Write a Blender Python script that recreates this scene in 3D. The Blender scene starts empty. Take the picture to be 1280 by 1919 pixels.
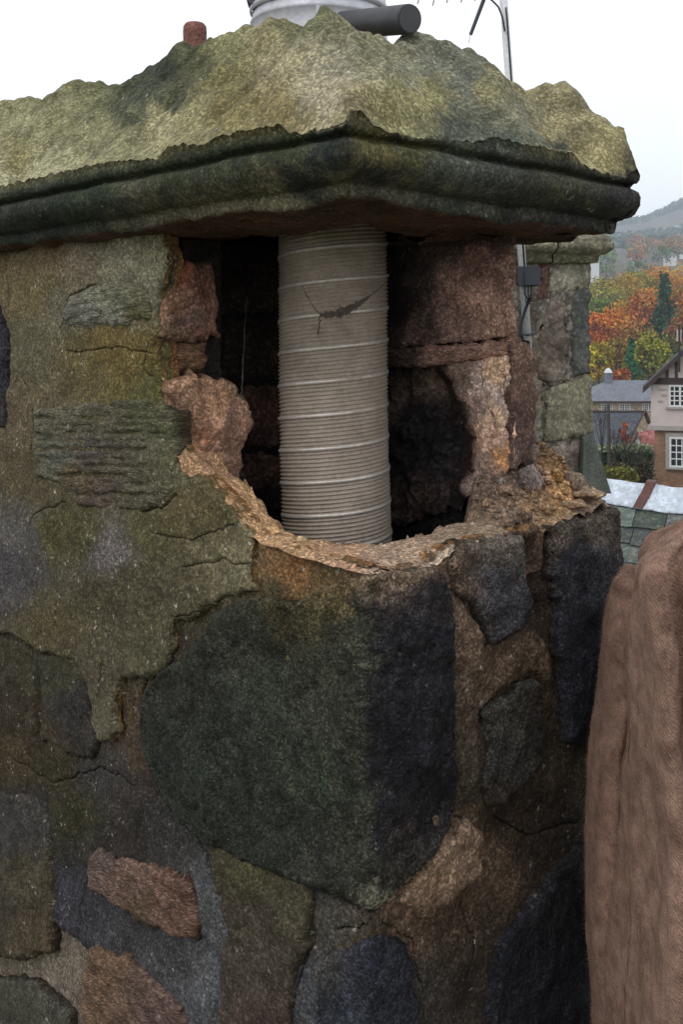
import bpy, math, random
import numpy as np
from mathutils import Vector, geometry

random.seed(7)
RNG = np.random.default_rng(11)
scene = bpy.context.scene
COL = scene.collection
PI = math.pi

# ------------------------------------------------------------------ camera
F, HX, HY = 2000.0, 640.0, 640.0          # focal length and horizon of the 1280x1919 photograph, in pixels
cam_d = bpy.data.cameras.new('camera')
cam = bpy.data.objects.new('camera', cam_d)
COL.objects.link(cam)
cam.location = (0, 0, 0)
cam.rotation_euler = (PI / 2, 0, 0)
cam_d.sensor_fit = 'HORIZONTAL'
cam_d.sensor_width = 36.0
cam_d.lens = 36.0 * F / 1280.0
cam_d.shift_y = -(959.5 - HY) / 1280.0
cam_d.clip_start = 0.02
cam_d.clip_end = 12000
scene.camera = cam

# ------------------------------------------------------------------ light
SUN_EL, SUN_AZ = math.radians(48), math.radians(215)   # overcast, brighter behind the camera on the left
world = bpy.data.worlds.new('World')
scene.world = world
world.use_nodes = True
wn, wl = world.node_tree.nodes, world.node_tree.links
wn.clear()
wo = wn.new('ShaderNodeOutputWorld'); bg = wn.new('ShaderNodeBackground')
sky = wn.new('ShaderNodeTexSky'); sky.sky_type = 'NISHITA'; sky.sun_disc = False
sky.sun_elevation = SUN_EL; sky.sun_rotation = SUN_AZ
mixw = wn.new('ShaderNodeMixRGB'); mixw.inputs[0].default_value = 0.86
mixw.inputs[2].default_value = (14.8, 14.9, 15.1, 1)           # cloud deck
wl.new(sky.outputs[0], mixw.inputs[1]); wl.new(mixw.outputs[0], bg.inputs[0])
bg.inputs[1].default_value = 0.10
wl.new(bg.outputs[0], wo.inputs[0])
sun_d = bpy.data.lights.new('sun', 'SUN'); sun = bpy.data.objects.new('sun', sun_d); COL.objects.link(sun)
sun_d.energy = 0.6; sun_d.angle = math.radians(25); sun_d.color = (1, .96, .9)
sd = Vector((math.sin(SUN_AZ) * math.cos(SUN_EL), math.cos(SUN_AZ) * math.cos(SUN_EL), math.sin(SUN_EL)))
sun.rotation_euler = sd.to_track_quat('Z', 'Y').to_euler()
vs = scene.view_settings
vs.view_transform = 'Standard'; vs.look = 'None'; vs.exposure = 0.0; vs.gamma = 1.0; vs.use_curve_mapping = False
scene.cycles.max_bounces = 6
scene.cycles.volume_bounces = 1
scene.cycles.use_denoising = True
scene.cycles.denoising_prefilter = 'NONE'

# ------------------------------------------------------------------ helpers: noise
_perm = RNG.permutation(256)
_grad = RNG.normal(size=(256, 3)); _grad /= np.linalg.norm(_grad, axis=1)[:, None]
def perlin(p):
    pi = np.floor(p).astype(int); f = p - pi
    w = f * f * f * (f * (f * 6 - 15) + 10)
    r = np.zeros(len(p))
    for dx in (0, 1):
        for dy in (0, 1):
            for dz in (0, 1):
                h = _perm[(_perm[(_perm[(pi[:, 0] + dx) & 255] + pi[:, 1] + dy) & 255] + pi[:, 2] + dz) & 255]
                g = _grad[h]
                d = (g[:, 0] * (f[:, 0] - dx) + g[:, 1] * (f[:, 1] - dy) + g[:, 2] * (f[:, 2] - dz))
                r += d * (w[:, 0] if dx else 1 - w[:, 0]) * (w[:, 1] if dy else 1 - w[:, 1]) * (w[:, 2] if dz else 1 - w[:, 2])
    return r * 1.6
def fbm(p, scale, octv=4, gain=.5, seed=0):
    p = np.asarray(p, float) * scale + seed * 17.31
    a, s, r = 1., 1., np.zeros(len(p))
    for _ in range(octv):
        r += a * perlin(p * s); a *= gain; s *= 2.03
    return r
def smooth(x, a, b):
    t = np.clip((x - a) / (b - a), 0, 1); return t * t * (3 - 2 * t)

def facets(P, scale, tilt, seed):
    # chiselled planes: the upper envelope of tilted caps around scattered centres
    g = np.random.default_rng(seed); lo, hi = P.min(0), P.max(0); ext = np.maximum(hi - lo, scale * .5)
    n = int(np.clip(np.prod(np.maximum(ext / scale, 1.)), 4, 160)); c = lo + g.uniform(size=(n, P.shape[1])) * ext; t = g.normal(size=(n, P.shape[1])) * tilt; b = g.uniform(-.5, .5, n) * tilt * scale
    out = np.full(len(P), -1e9)
    for k in range(n):
        d = P - c[k]; out = np.maximum(out, b[k] + d @ t[k] - (d * d).sum(1) * (tilt / scale) * 1.1)
    return out - np.median(out)
# ------------------------------------------------------------------ helpers: meshes and scene tree
def lin(c):
    c = np.asarray(c, float) / 255.
    return np.where(c <= .04045, c / 12.92, ((c + .055) / 1.055) ** 2.4)
def obj(name, V, Fc, mat, parent=None, col=None, shade=True):
    V = np.asarray(V, float)
    if parent is not None:
        base = np.zeros(3); p = parent
        while p is not None:
            base += np.array(p.location); p = p.parent
        V = V - base
    me = bpy.data.meshes.new(name)
    if isinstance(Fc, np.ndarray):
        k = Fc.shape[1]
        me.vertices.add(len(V)); me.vertices.foreach_set('co', V.astype(np.float32).ravel())
        me.loops.add(Fc.size); me.loops.foreach_set('vertex_index', Fc.astype(np.int32).ravel())
        me.polygons.add(len(Fc))
        me.polygons.foreach_set('loop_start', np.arange(0, Fc.size, k, dtype=np.int32))
        me.polygons.foreach_set('loop_total', np.full(len(Fc), k, dtype=np.int32))
        me.update(calc_edges=True); me.validate()
    else:
        me.from_pydata([tuple(v) for v in V], [], [tuple(f) for f in Fc]); me.update()
    if col is not None:
        at = me.color_attributes.new('Col', 'FLOAT_COLOR', 'POINT')
        c4 = np.ones((len(V), 4), np.float32); c4[:, :3] = col
        at.data.foreach_set('color', c4.ravel())
    me.polygons.foreach_set('use_smooth', np.full(len(me.polygons), shade, dtype=bool))
    me.materials.append(mat)
    o = bpy.data.objects.new(name, me); COL.objects.link(o)
    if parent is not None: o.parent = parent
    return o
def tag(o, label, cat=None, group=None, kind=None):
    if label: o['label'] = label
    if cat: o['category'] = cat
    if group: o['group'] = group
    if kind: o['kind'] = kind
    return o
def thing(name, loc, label, cat, group=None):
    o = bpy.data.objects.new(name, None); COL.objects.link(o); o.location = loc
    return tag(o, label, cat, group)
def copy_thing(src, loc, label=None):
    r = src.copy(); COL.objects.link(r); r.location = loc
    if label: r['label'] = label
    for ch in list(src.children):
        c = ch.copy(); COL.objects.link(c); c.parent = r
        for g in list(ch.children):
            d = g.copy(); COL.objects.link(d); d.parent = c
    return r
class MB:
    def __init__(s): s.V = []; s.F = []
    def add(s, V, Fc):
        n = len(s.V); s.V += [tuple(v) for v in V]; s.F += [tuple(i + n for i in f) for f in Fc]; return s
    def box(s, x0, x1, y0, y1, z0, z1):
        return s.add([(x0, y0, z0), (x1, y0, z0), (x1, y1, z0), (x0, y1, z0), (x0, y0, z1), (x1, y0, z1), (x1, y1, z1), (x0, y1, z1)],
                     [(0, 3, 2, 1), (4, 5, 6, 7), (0, 1, 5, 4), (1, 2, 6, 5), (2, 3, 7, 6), (3, 0, 4, 7)])
    def prism(s, poly, d):                     # poly: 3-D loop, extruded by vector d
        n = len(poly); V = [Vector(p) for p in poly] + [Vector(p) + Vector(d) for p in poly]
        return s.add(V, [tuple(range(n)), tuple(range(2 * n - 1, n - 1, -1))] + [(i, i + n, (i + 1) % n + n, (i + 1) % n) for i in range(n)])
    def tube(s, path, r, n=8):
        P = [Vector(p) for p in path]; rr = r if isinstance(r, (list, tuple)) else [r] * len(P); V = []; Fc = []
        for i, p in enumerate(P):
            t = (P[min(i + 1, len(P) - 1)] - P[max(i - 1, 0)]).normalized()
            a = t.cross(Vector((0, 0, 1)) if abs(t.z) < .9 else Vector((1, 0, 0))).normalized(); b = t.cross(a)
            for k in range(n):
                q = 2 * PI * k / n; V.append(p + (a * math.cos(q) + b * math.sin(q)) * rr[i])
        for i in range(len(P) - 1):
            for k in range(n):
                Fc.append((i * n + k, i * n + (k + 1) % n, (i + 1) * n + (k + 1) % n, (i + 1) * n + k))
        Fc.append(tuple(range(n))[::-1]); Fc.append(tuple(range((len(P) - 1) * n, len(P) * n)))
        return s.add(V, Fc)
    def lathe(s, c, prof, n=48):
        c = Vector(c); V = []; Fc = []
        for (r, z) in prof:
            for k in range(n):
                q = 2 * PI * k / n; V.append(c + Vector((r * math.cos(q), r * math.sin(q), z)))
        for i in range(len(prof) - 1):
            for k in range(n):
                Fc.append((i * n + k, i * n + (k + 1) % n, (i + 1) * n + (k + 1) % n, (i + 1) * n + k))
        return s.add(V, Fc)
    def build(s, name, mat, parent=None, shade=False): return obj(name, s.V, s.F, mat, parent, shade=shade)

# ------------------------------------------------------------------ helpers: materials
def newmat(name):
    m = bpy.data.materials.new(name); m.use_nodes = True; nt = m.node_tree
    b = nt.nodes['Principled BSDF']
    return m, nt.nodes, nt.links, b
def noise_node(N, L, vec, scale, detail=6, rough=.6):
    n = N.new('ShaderNodeTexNoise'); n.inputs['Scale'].default_value = scale; n.inputs['Detail'].default_value = detail
    n.inputs['Roughness'].default_value = rough
    L.new(vec, n.inputs['Vector']); return n
def mapr(N, L, src, a, b, c, d):
    n = N.new('ShaderNodeMapRange'); n.inputs[1].default_value = a; n.inputs[2].default_value = b
    n.inputs[3].default_value = c; n.inputs[4].default_value = d; L.new(src, n.inputs[0]); return n.outputs[0]
def mixc(N, L, kind, fac, a, b):
    n = N.new('ShaderNodeMixRGB'); n.blend_type = kind
    for i, v in ((0, fac), (1, a), (2, b)):
        if isinstance(v, (int, float)): n.inputs[i].default_value = v
        elif isinstance(v, tuple): n.inputs[i].default_value = (*v, 1)
        else: L.new(v, n.inputs[i])
    return n.outputs[0]
def stone_mat(name, color=None, blotch=.35, bscale=14, grain=.45, gscale=170, speck=.0, sscale=45, speck_col=(.42, .42, .36),
              moss=0., moss_col=(.05, .06, .018), bump=.5, bscl=70, rough=.92, stretch=None):
    m, N, L, b = newmat(name)
    tc = N.new('ShaderNodeTexCoord'); vec = tc.outputs['Object']
    if stretch:
        mp = N.new('ShaderNodeMapping'); mp.inputs['Scale'].default_value = stretch; L.new(vec, mp.inputs['Vector']); gvec = mp.outputs[0]
    else: gvec = vec
    if color is None:
        a = N.new('ShaderNodeAttribute'); a.attribute_name = 'Col'; c = a.outputs['Color']
    else:
        r = N.new('ShaderNodeRGB'); r.outputs[0].default_value = (*color, 1); c = r.outputs[0]
    n1 = noise_node(N, L, gvec, bscale, 8, .62); n2 = noise_node(N, L, gvec, gscale, 5, .7)
    n3 = noise_node(N, L, vec, bscale * 3.7, 6, .65)
    if moss > 0:
        mf = mapr(N, L, n3.outputs[0], .5, .62, 0, moss); c = mixc(N, L, 'MIX', mf, c, moss_col)
    f1 = mapr(N, L, n1.outputs[0], .3, .7, 1 - blotch, 1 + blotch); c = mixc(N, L, 'MULTIPLY', 1., c, f1)
    f3 = mapr(N, L, n3.outputs[0], .3, .7, 1 - blotch * .7, 1 + blotch * .7); c = mixc(N, L, 'MULTIPLY', 1., c, f3)
    gd = noise_node(N, L, gvec, gscale * .6, 3, .6)
    gv = N.new('ShaderNodeVectorMath'); gv.operation = 'MULTIPLY_ADD'; gv.inputs[1].default_value = (.55 / gscale,) * 3
    L.new(gd.outputs['Color'], gv.inputs[0]); L.new(gvec, gv.inputs[2])
    gr = N.new('ShaderNodeTexVoronoi'); gr.inputs['Scale'].default_value = gscale * 1.15; L.new(gv.outputs[0], gr.inputs['Vector'])
    gs = N.new('ShaderNodeSeparateColor'); L.new(gr.outputs['Color'], gs.inputs[0])
    pw = N.new('ShaderNodeMath'); pw.operation = 'POWER'; pw.inputs[1].default_value = 2.2; L.new(gs.outputs[0], pw.inputs[0])
    f2 = mapr(N, L, pw.outputs[0], 0, 1, 1 - grain * .75, 1 + grain * 1.7); c = mixc(N, L, 'MULTIPLY', 1., c, f2)
    f4 = mapr(N, L, n2.outputs[0], .38, .64, 1 - grain * .6, 1 + grain * .6); c = mixc(N, L, 'MULTIPLY', 1., c, f4)
    if speck > 0:
        v = N.new('ShaderNodeTexVoronoi'); v.inputs['Scale'].default_value = sscale
        dn = noise_node(N, L, vec, sscale * 2.2, 3)
        dv = N.new('ShaderNodeVectorMath'); dv.operation = 'MULTIPLY_ADD'
        dv.inputs[1].default_value = (.022, .022, .022); L.new(dn.outputs['Color'], dv.inputs[0]); L.new(vec, dv.inputs[2])
        L.new(dv.outputs[0], v.inputs['Vector'])
        sep = N.new('ShaderNodeSeparateColor'); L.new(v.outputs['Color'], sep.inputs[0])
        size = mapr(N, L, sep.outputs[0], 1 - speck, 1., 0., .42)
        lt = N.new('ShaderNodeMath'); lt.operation = 'SUBTRACT'; L.new(size, lt.inputs[0]); L.new(v.outputs['Distance'], lt.inputs[1])
        sf = mapr(N, L, lt.outputs[0], 0., .08, 0., .85)
        cl = mapr(N, L, n1.outputs[0], .44, .58, .25, 1.); mm = N.new('ShaderNodeMath'); mm.operation = 'MULTIPLY'
        L.new(sf, mm.inputs[0]); L.new(cl, mm.inputs[1]); c = mixc(N, L, 'MIX', mm.outputs[0], c, speck_col)
    L.new(c, b.inputs['Base Color']); b.inputs['Roughness'].default_value = rough
    b.inputs['Specular IOR Level'].default_value = .25
    n4 = noise_node(N, L, gvec, bscl, 5, .55)
    gdist = mapr(N, L, gr.outputs['Distance'], 0., .8, .55, 0.)
    add = N.new('ShaderNodeMath'); add.operation = 'MULTIPLY_ADD'; add.inputs[1].default_value = .45
    L.new(gdist, add.inputs[0]); L.new(n4.outputs[0], add.inputs[2])
    bp = N.new('ShaderNodeBump'); bp.inputs['Strength'].default_value = bump; bp.inputs['Distance'].default_value = .0045
    L.new(add.outputs[0], bp.inputs['Height']); L.new(bp.outputs[0], b.inputs['Normal'])
    return m
def plain_mat(name, color, rough=.7, metal=0., var=.2, scale=8, bump=0., emit=None):
    m, N, L, b = newmat(name)
    tc = N.new('ShaderNodeTexCoord'); n = noise_node(N, L, tc.outputs['Object'], scale, 6)
    f = mapr(N, L, n.outputs[0], .3, .7, 1 - var, 1 + var); c = mixc(N, L, 'MULTIPLY', 1., tuple(color), f)
    L.new(c, b.inputs['Base Color']); b.inputs['Roughness'].default_value = rough; b.inputs['Metallic'].default_value = metal
    if bump:
        bp = N.new('ShaderNodeBump'); bp.inputs['Strength'].default_value = bump; bp.inputs['Distance'].default_value = .02
        L.new(n.outputs[0], bp.inputs['Height']); L.new(bp.outputs[0], b.inputs['Normal'])
    return m

# ------------------------------------------------------------------ chimney frame: u along the left face, v along the right face
O = np.array([.041, 1.65, 0.]); DL = np.array([-.690, .724, 0.]); DR = np.array([.724, .690, 0.]); DZ = np.array([0, 0, 1.])
def W(u, v, z):
    u, v, z = np.broadcast_arrays(np.asarray(u, float), v, z)
    return O + u[..., None] * DL + v[..., None] * DR + z[..., None] * DZ
def ray(px, py): return np.array([(px - HX) / F, 1., (HY - py) / F])
def hit(px, py, P0, n):
    d = ray(px, py); return d * (np.dot(P0, n) / np.dot(d, n))
def proj(P): return np.stack([HX + F * P[:, 0] / P[:, 1], HY - F * P[:, 2] / P[:, 1]], 1)
CX = HX + F * O[0] / O[1]
def face_sz(px, py):                           # a point of the outer faces: s < 0 on the left face, s > 0 on the right face
    if px <= CX:
        p = hit(px, py, O, DR); return (-np.dot(p - O, DL), p[2])
    p = hit(px, py, O, DL); return (np.dot(p - O, DR), p[2])
RC = .006
def wrap(s, z, h):
    t = np.clip((s + RC) / (2 * RC), 0, 1) * PI / 2
    u = np.where(s < -RC, -s, np.where(s > RC, 0, RC - RC * np.sin(t))); v = np.where(s < -RC, 0, np.where(s > RC, s, RC - RC * np.cos(t)))
    return W(u - np.sin(t) * h, v - np.cos(t) * h, z)
class Plane:
    def __init__(s, P0, ex, ey, ext=None): s.P0 = P0; s.ex = ex; s.ey = ey; s.n = np.cross(ex, ey); s.ext = -s.n if ext is None else ext
    def px(s, x, y):
        p = hit(x, y, s.P0, s.n) - s.P0; return (np.dot(p, s.ex), np.dot(p, s.ey))
    def __call__(s, a, b, h):
        p = s.P0 + a[:, None] * s.ex + b[:, None] * s.ey
        return p + np.where(h > 0, h, 0)[:, None] * s.n - np.where(h < 0, h, 0)[:, None] * s.ext
def paint(P, ctrl, E, warp=14., power=4.6, seed=3):
    q = proj(P)
    q = q + warp * np.stack([fbm(P, 16, 5, .66, seed), fbm(P, 16, 5, .66, seed + 5)], 1)
    c = np.array([[*k[:2]] for k in ctrl], float); rgb = np.array([lin(k[2]) for k in ctrl])
    d = np.sqrt(((q[:, None, :] - c[None]) ** 2).sum(2)) + 6
    w = d ** -power
    c_ = (w @ rgb) / w.sum(1)[:, None] / E
    return np.clip(c_ * .80 + c_.mean(1, keepdims=True) * .20, .004, .75)
def seg_dist(p, poly, closed=True):
    a = np.asarray(poly, float); b = np.roll(a, -1, 0)
    if not closed: a, b = a[:-1], b[:-1]
    out = np.full(len(p), 1e9)
    for i in range(0, len(p), 4000):
        q = p[i:i + 4000, None, :]; ab = (b - a)[None]; t = np.clip(((q - a[None]) * ab).sum(2) / ((ab ** 2).sum(2) + 1e-12), 0, 1)
        out[i:i + 4000] = np.sqrt(((q - a[None] - t[..., None] * ab) ** 2).sum(2).min(1))
    return out
def inside(p, poly):
    r = np.zeros(len(p), bool); n = len(poly)
    for i in range(n):
        (x0, y0), (x1, y1) = poly[i], poly[(i + 1) % n]
        if y0 == y1: continue
        c = ((y0 > p[:, 1]) != (y1 > p[:, 1])) & (p[:, 0] < (x1 - x0) * (p[:, 1] - y0) / (y1 - y0) + x0); r ^= c
    return r
def slab(name, pts, wmap, parent, mat, E=1.0, ctrl=None, res=.007, depth=.04, edge=.012, base=0., bulge=0., rough=.003, rscale=22,
         jag=.004, strata=None, cracks=(), side=None, seed=1, px=True, hctrl=None, pit=0., facet=None, grooves=(), octv=5, warp=14.):
    topx = (face_sz if wmap is wrap else wmap.px) if px else (lambda a, b: (a, b))
    P = np.array([topx(*p) for p in pts], float)
    area = .5 * np.sum(P[:, 0] * np.roll(P[:, 1], -1) - np.roll(P[:, 0], -1) * P[:, 1])
    if area < 0: P = P[::-1]
    B = []                                     # densified, roughened outline
    for i in range(len(P)):
        a, b = P[i], P[(i + 1) % len(P)]; k = max(1, int(np.linalg.norm(b - a) / res))
        for j in range(k): B.append(a + (b - a) * j / k)
    B = np.array(B); z3 = np.column_stack([B, np.full(len(B), seed * 3.7)])
    B = B + jag * np.stack([fbm(z3, 35, 4, .6, seed), fbm(z3, 35, 4, .6, seed + 9)], 1)
    x0, y0 = B.min(0); x1, y1 = B.max(0)
    gx, gy = np.meshgrid(np.arange(x0, x1, res), np.arange(y0, y1, res * .87))
    gx = gx + (np.arange(gx.shape[0]) % 2)[:, None] * res * .5
    G = np.column_stack([gx.ravel(), gy.ravel()]); G = G + RNG.uniform(-.2, .2, G.shape) * res
    G = G[inside(G, B)]; G = G[seg_dist(G, B) > res * .45] if len(G) else G
    CP = []                                    # crack lines: fine points along and beside each line
    for ci, (pl, wpx, dep) in enumerate(cracks):
        q = np.array([(face_sz if wmap is wrap else wmap.px)(*p) for p in pl], float); K = []
        for a, b in zip(q[:-1], q[1:]):
            k = max(2, int(np.linalg.norm(b - a) / .003)); K += [a + (b - a) * j / k for j in range(k)]
        K = np.array(K + [q[-1]]); K3 = np.column_stack([K, np.full(len(K), seed + ci * 3.1)])
        K = K + .005 * np.stack([fbm(K3, 28, 4, .62, ci + 1), fbm(K3, 28, 4, .62, ci + 7)], 1)
        wd = .0013 * wpx / 4. * (1 + .5 * fbm(K3, 40, 2, .5, ci + 11)); CP.append((K, wd, dep))
    if CP:
        G = G[np.min([seg_dist(G, K, False) for K, _, _ in CP], 0) > res * .7]; ex_ = []
        for K, wd, _ in CP:
            t = np.gradient(K, axis=0); t /= np.linalg.norm(t, axis=1)[:, None] + 1e-9; nn_ = np.column_stack([-t[:, 1], t[:, 0]])
            ex_ += [K] + [K + nn_ * (m_ * wd)[:, None] for m_ in (-1.9, -1., 1., 1.9)]
        ex_ = np.vstack(ex_); ex_ = ex_[inside(ex_, B)]; ex_ = ex_[seg_dist(ex_, B) > .0015]; G = np.vstack([G, ex_])
    nb = len(B); A = np.vstack([B, G])
    r = geometry.delaunay_2d_cdt([Vector(a) for a in A], [(i, (i + 1) % nb) for i in range(nb)], [], 1, 1e-7)
    A2 = np.array([tuple(v) for v in r[0]]); T = np.array([f for f in r[2] if len(f) == 3], int)
    # orientation
    e1 = A2[T[:, 1]] - A2[T[:, 0]]; e2 = A2[T[:, 2]] - A2[T[:, 0]]
    fl = e1[:, 0] * e2[:, 1] - e1[:, 1] * e2[:, 0] < 0; T[fl] = T[fl][:, ::-1]
    d = seg_dist(A2, B)
    P0 = wmap(A2[:, 0], A2[:, 1], np.zeros(len(A2)))
    k = 1 - np.clip(d / edge, 0, 1); h = -edge * .8 * (1 - np.sqrt(np.clip(1 - k * k, 0, 1)))
    h += bulge * smooth(d, 0, max(d.max(), 1e-4))
    h += rough * fbm(P0, rscale, octv, .55, seed + 2)
    if facet: h += np.clip(facets(A2 + .012 * np.stack([fbm(P0, 12, 3, .5, 5), fbm(P0, 12, 3, .5, 6)], 1), facet[0], facet[1], seed), -.02, .02) * smooth(d, 0, .02)
    for (gy, gw, gd_) in grooves:
        gz_ = (HY - gy) / F * P0[:, 1]; h -= gd_ * (1 - smooth(np.abs(A2[:, 1] - gz_ + .0035 * fbm(P0 * [1, 1, .2], 14, 4, .6, int(gy))), gw * .3, gw)) * np.clip(.55 + 1.1 * fbm(P0, 11, 2, .5, int(gy) + 3), 0, 1.3) * smooth(d, .004, .02)
    if pit: h -= pit * smooth(fbm(P0, rscale * 2.4, 4, .6, seed + 31), .25, .8)
    if strata:
        amp, fr, ang = strata
        q = A2[:, 1] * math.cos(ang) + A2[:, 0] * math.sin(ang) + .012 * fbm(P0, 9, 4, .6, seed + 4)
        sgn = perlin(np.column_stack([q * fr, np.full(len(q), seed * .7), .6 * fbm(P0, 5, 2, .5, seed)])) + .5 * perlin(np.column_stack([q * fr * 2.3, A2[:, 0] * 6, np.full(len(q), seed * 1.3)]))
        h += amp * (1.3 - 2.2 * np.abs(sgn)) * smooth(d, 0, edge * 1.2)
    pq = proj(P0)
    crack_tone = np.zeros(len(A2))
    for K, wd, dep in CP:
        g_ = 1 - smooth(seg_dist(A2, K, False), wd.mean() * .5, wd.mean() * 1.7); h -= dep * g_; crack_tone = np.maximum(crack_tone, g_)
    if hctrl is not None:
        for (hx, hy, hr, ha) in hctrl: h += ha * np.exp(-((pq[:, 0] - hx) ** 2 + (pq[:, 1] - hy) ** 2) / hr ** 2)
    h = h + base
    V = [wmap(A2[:, 0], A2[:, 1], h)]; Fs = [T]
    # boundary ring -> sides
    eu = {}
    for a, b, c in T:
        for e in ((a, b), (b, c), (c, a)): eu[e] = 1
    bnd = [(a, b) for (a, b) in eu if (b, a) not in eu]
    bi = sorted({i for e in bnd for i in e}); idx = {v: i for i, v in enumerate(bi)}; bi = np.array(bi)
    n0 = len(A2); prev = bi; cen = A2.mean(0)
    for rg in range(1, 5):
        f = rg / 4.; a2 = A2[bi]; hh = h[bi] * (1 - f) + (base - depth) * f
        p3 = wmap(a2[:, 0], a2[:, 1], hh); p3 = p3 + (rough * 1.2 * np.stack([fbm(p3, 40, 4, .6, s_) for s_ in (1, 2, 3)], 1)) * (1 if rg < 4 else 0)
        V.append(p3); cur = n0 + np.arange(len(bi)); n0 += len(bi)
        q = []
        for a, b in bnd:
            ia, ib = idx[a], idx[b]; q.append((prev[ia], cur[ia], cur[ib])); q.append((prev[ia], cur[ib], prev[ib]))
        Fs.append(np.array(q)); prev = cur
    V = np.vstack(V); Fc = np.vstack(Fs)
    C = paint(V, ctrl, E, seed=seed, warp=warp)
    C[:len(A2)] *= (1 - .6 * crack_tone)[:, None]    # cracks coloured darker than the face
    if side is not None:
        C[len(A2) + len(bi):] = lin(side) / E
        rim = C[len(A2):len(A2) + len(bi)]; C[len(A2):len(A2) + len(bi)] = .5 * rim + .5 * lin(side) / E
    return obj(name, V, Fc, mat, parent, C)

# ================================================================== materials of the chimney
M_coat = stone_mat('lichen_render', blotch=.22, bscale=16, grain=.42, gscale=190, speck=.20, sscale=105, speck_col=(.55, .55, .48), moss=.22, moss_col=(.09, .08, .022), bump=.8)
M_mortar = stone_mat('old_mortar', blotch=.3, bscale=15, grain=.5, gscale=200, speck=.18, sscale=105, speck_col=(.48, .47, .42), bump=.9)
M_dark = stone_mat('algae_stone', blotch=.5, bscale=17, grain=.62, gscale=240, speck=.10, sscale=130, speck_col=(.2, .2, .17), bump=1., bscl=120)
M_sand = stone_mat('sandstone', blotch=.35, bscale=18, grain=.45, gscale=190, speck=.08, sscale=110, bump=.8)
M_strat = stone_mat('bedded_sandstone', blotch=.35, bscale=14, grain=.45, gscale=120, speck=.08, sscale=110, bump=.9, stretch=(1, 1, 3.2))
M_cap = stone_mat('weathered_coping', blotch=.42, bscale=11, grain=.42, gscale=190, speck=.07, sscale=90, moss=.2, moss_col=(.09, .08, .03), bump=.85, bscl=70)
M_soot = stone_mat('soot', blotch=.5, bscale=12, grain=.5, gscale=120, bump=.8)

# ================================================================== the broken chimney
base_z = -2.4
chim = thing('stone_chimney', tuple(W(.6, .35, base_z)), 'large stone chimney with a broken open corner, grey liner inside and mossy coping', 'chimney')

LEFT_C = [(30, 480, (118, 100, 66)), (90, 470, (124, 104, 70)), (150, 470, (132, 116, 92)), (230, 480, (140, 132, 106)), (290, 460, (132, 124, 92)),
    (60, 550, (118, 102, 64)), (120, 580, (112, 104, 80)), (200, 570, (116, 112, 88)), (280, 520, (124, 120, 94)), (200, 640, (114, 94, 42)), (250, 680, (110, 92, 38)),
    (150, 660, (102, 90, 52)), (60, 650, (104, 96, 70)), (280, 720, (96, 90, 44)), (40, 760, (102, 88, 64)), (60, 900, (92, 80, 54)), (40, 1000, (92, 86, 82)), (20, 1060, (78, 72, 76)),
    (100, 1000, (84, 76, 42)), (150, 1000, (80, 74, 40)), (205, 1030, (108, 98, 96)), (200, 1110, (76, 68, 46)), (280, 1000, (88, 80, 46)), (350, 950, (98, 86, 50)),
    (400, 960, (94, 84, 50)), (420, 1040, (118, 108, 76)), (440, 1080, (118, 108, 78)), (350, 1080, (88, 78, 54)), (300, 1150, (86, 77, 53)), (280, 1220, (84, 78, 54)),
    (200, 1250, (86, 76, 56)), (190, 1340, (96, 88, 66)), (100, 1180, (86, 75, 46)), (250, 1100, (82, 72, 50)), (320, 800, (92, 90, 66)), (310, 900, (94, 90, 64))]
LOW_C = [(40, 1250, (76, 68, 46)), (120, 1280, (72, 66, 50)), (60, 1350, (80, 64, 44)), (30, 1420, (104, 84, 50)), (100, 1440, (86, 74, 44)), (200, 1450, (88, 82, 76)),
    (250, 1480, (88, 76, 68)), (130, 1520, (80, 74, 42)), (60, 1520, (76, 70, 66)), (110, 1700, (82, 80, 90)), (120, 1780, (92, 88, 98)), (250, 1560, (76, 66, 58)),
    (300, 1540, (80, 76, 74)), (390, 1700, (122, 121, 122)), (400, 1850, (122, 122, 126)), (330, 1800, (98, 94, 96)), (250, 1770, (96, 91, 94)), (110, 1880, (104, 104, 98)),
    (240, 1340, (118, 92, 62)), (265, 1400, (104, 84, 62)), (340, 1200, (92, 80, 60)), (380, 1160, (92, 84, 54)), (500, 1040, (170, 124, 74)), (540, 1070, (168, 116, 56)), (600, 1090, (136, 106, 56)),
    (640, 1060, (130, 106, 66)), (720, 1060, (150, 122, 96)), (800, 1060, (140, 112, 86)), (500, 1110, (112, 96, 56)),
    (870, 1150, (132, 106, 84)), (870, 1300, (114, 94, 74)), (940, 1230, (122, 98, 74)), (1000, 1230, (118, 96, 72)), (880, 1450, (104, 92, 72)), (960, 1530, (92, 74, 56)),
    (1000, 1060, (86, 66, 52)), (1000, 1150, (80, 62, 50)), (1010, 990, (112, 86, 64)), (1060, 1430, (98, 82, 60)), (860, 1590, (176, 142, 112)), (800, 1640, (172, 136, 102)), (745, 1690, (160, 126, 96)), (760, 1735, (138, 108, 82)),
    (850, 1720, (128, 104, 80)), (870, 1790, (104, 88, 68)), (620, 1700, (112, 104, 92)), (560, 1850, (104, 104, 108)), (700, 1700, (106, 92, 74)), (1060, 1560, (78, 64, 52)), (880, 1830, (84, 72, 60)), (800, 1850, (96, 88, 80)),
    (340, 480, (96, 80, 70)), (430, 960, (180, 140, 92)), (480, 1010, (184, 142, 94))]
LOW_C = [(x, y, tuple(np.array(c) * (.80 if y > 1180 else .92))) for (x, y, c) in LOW_C]  # lower wall painted darker, standing in for dimmer light low on the stack
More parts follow.
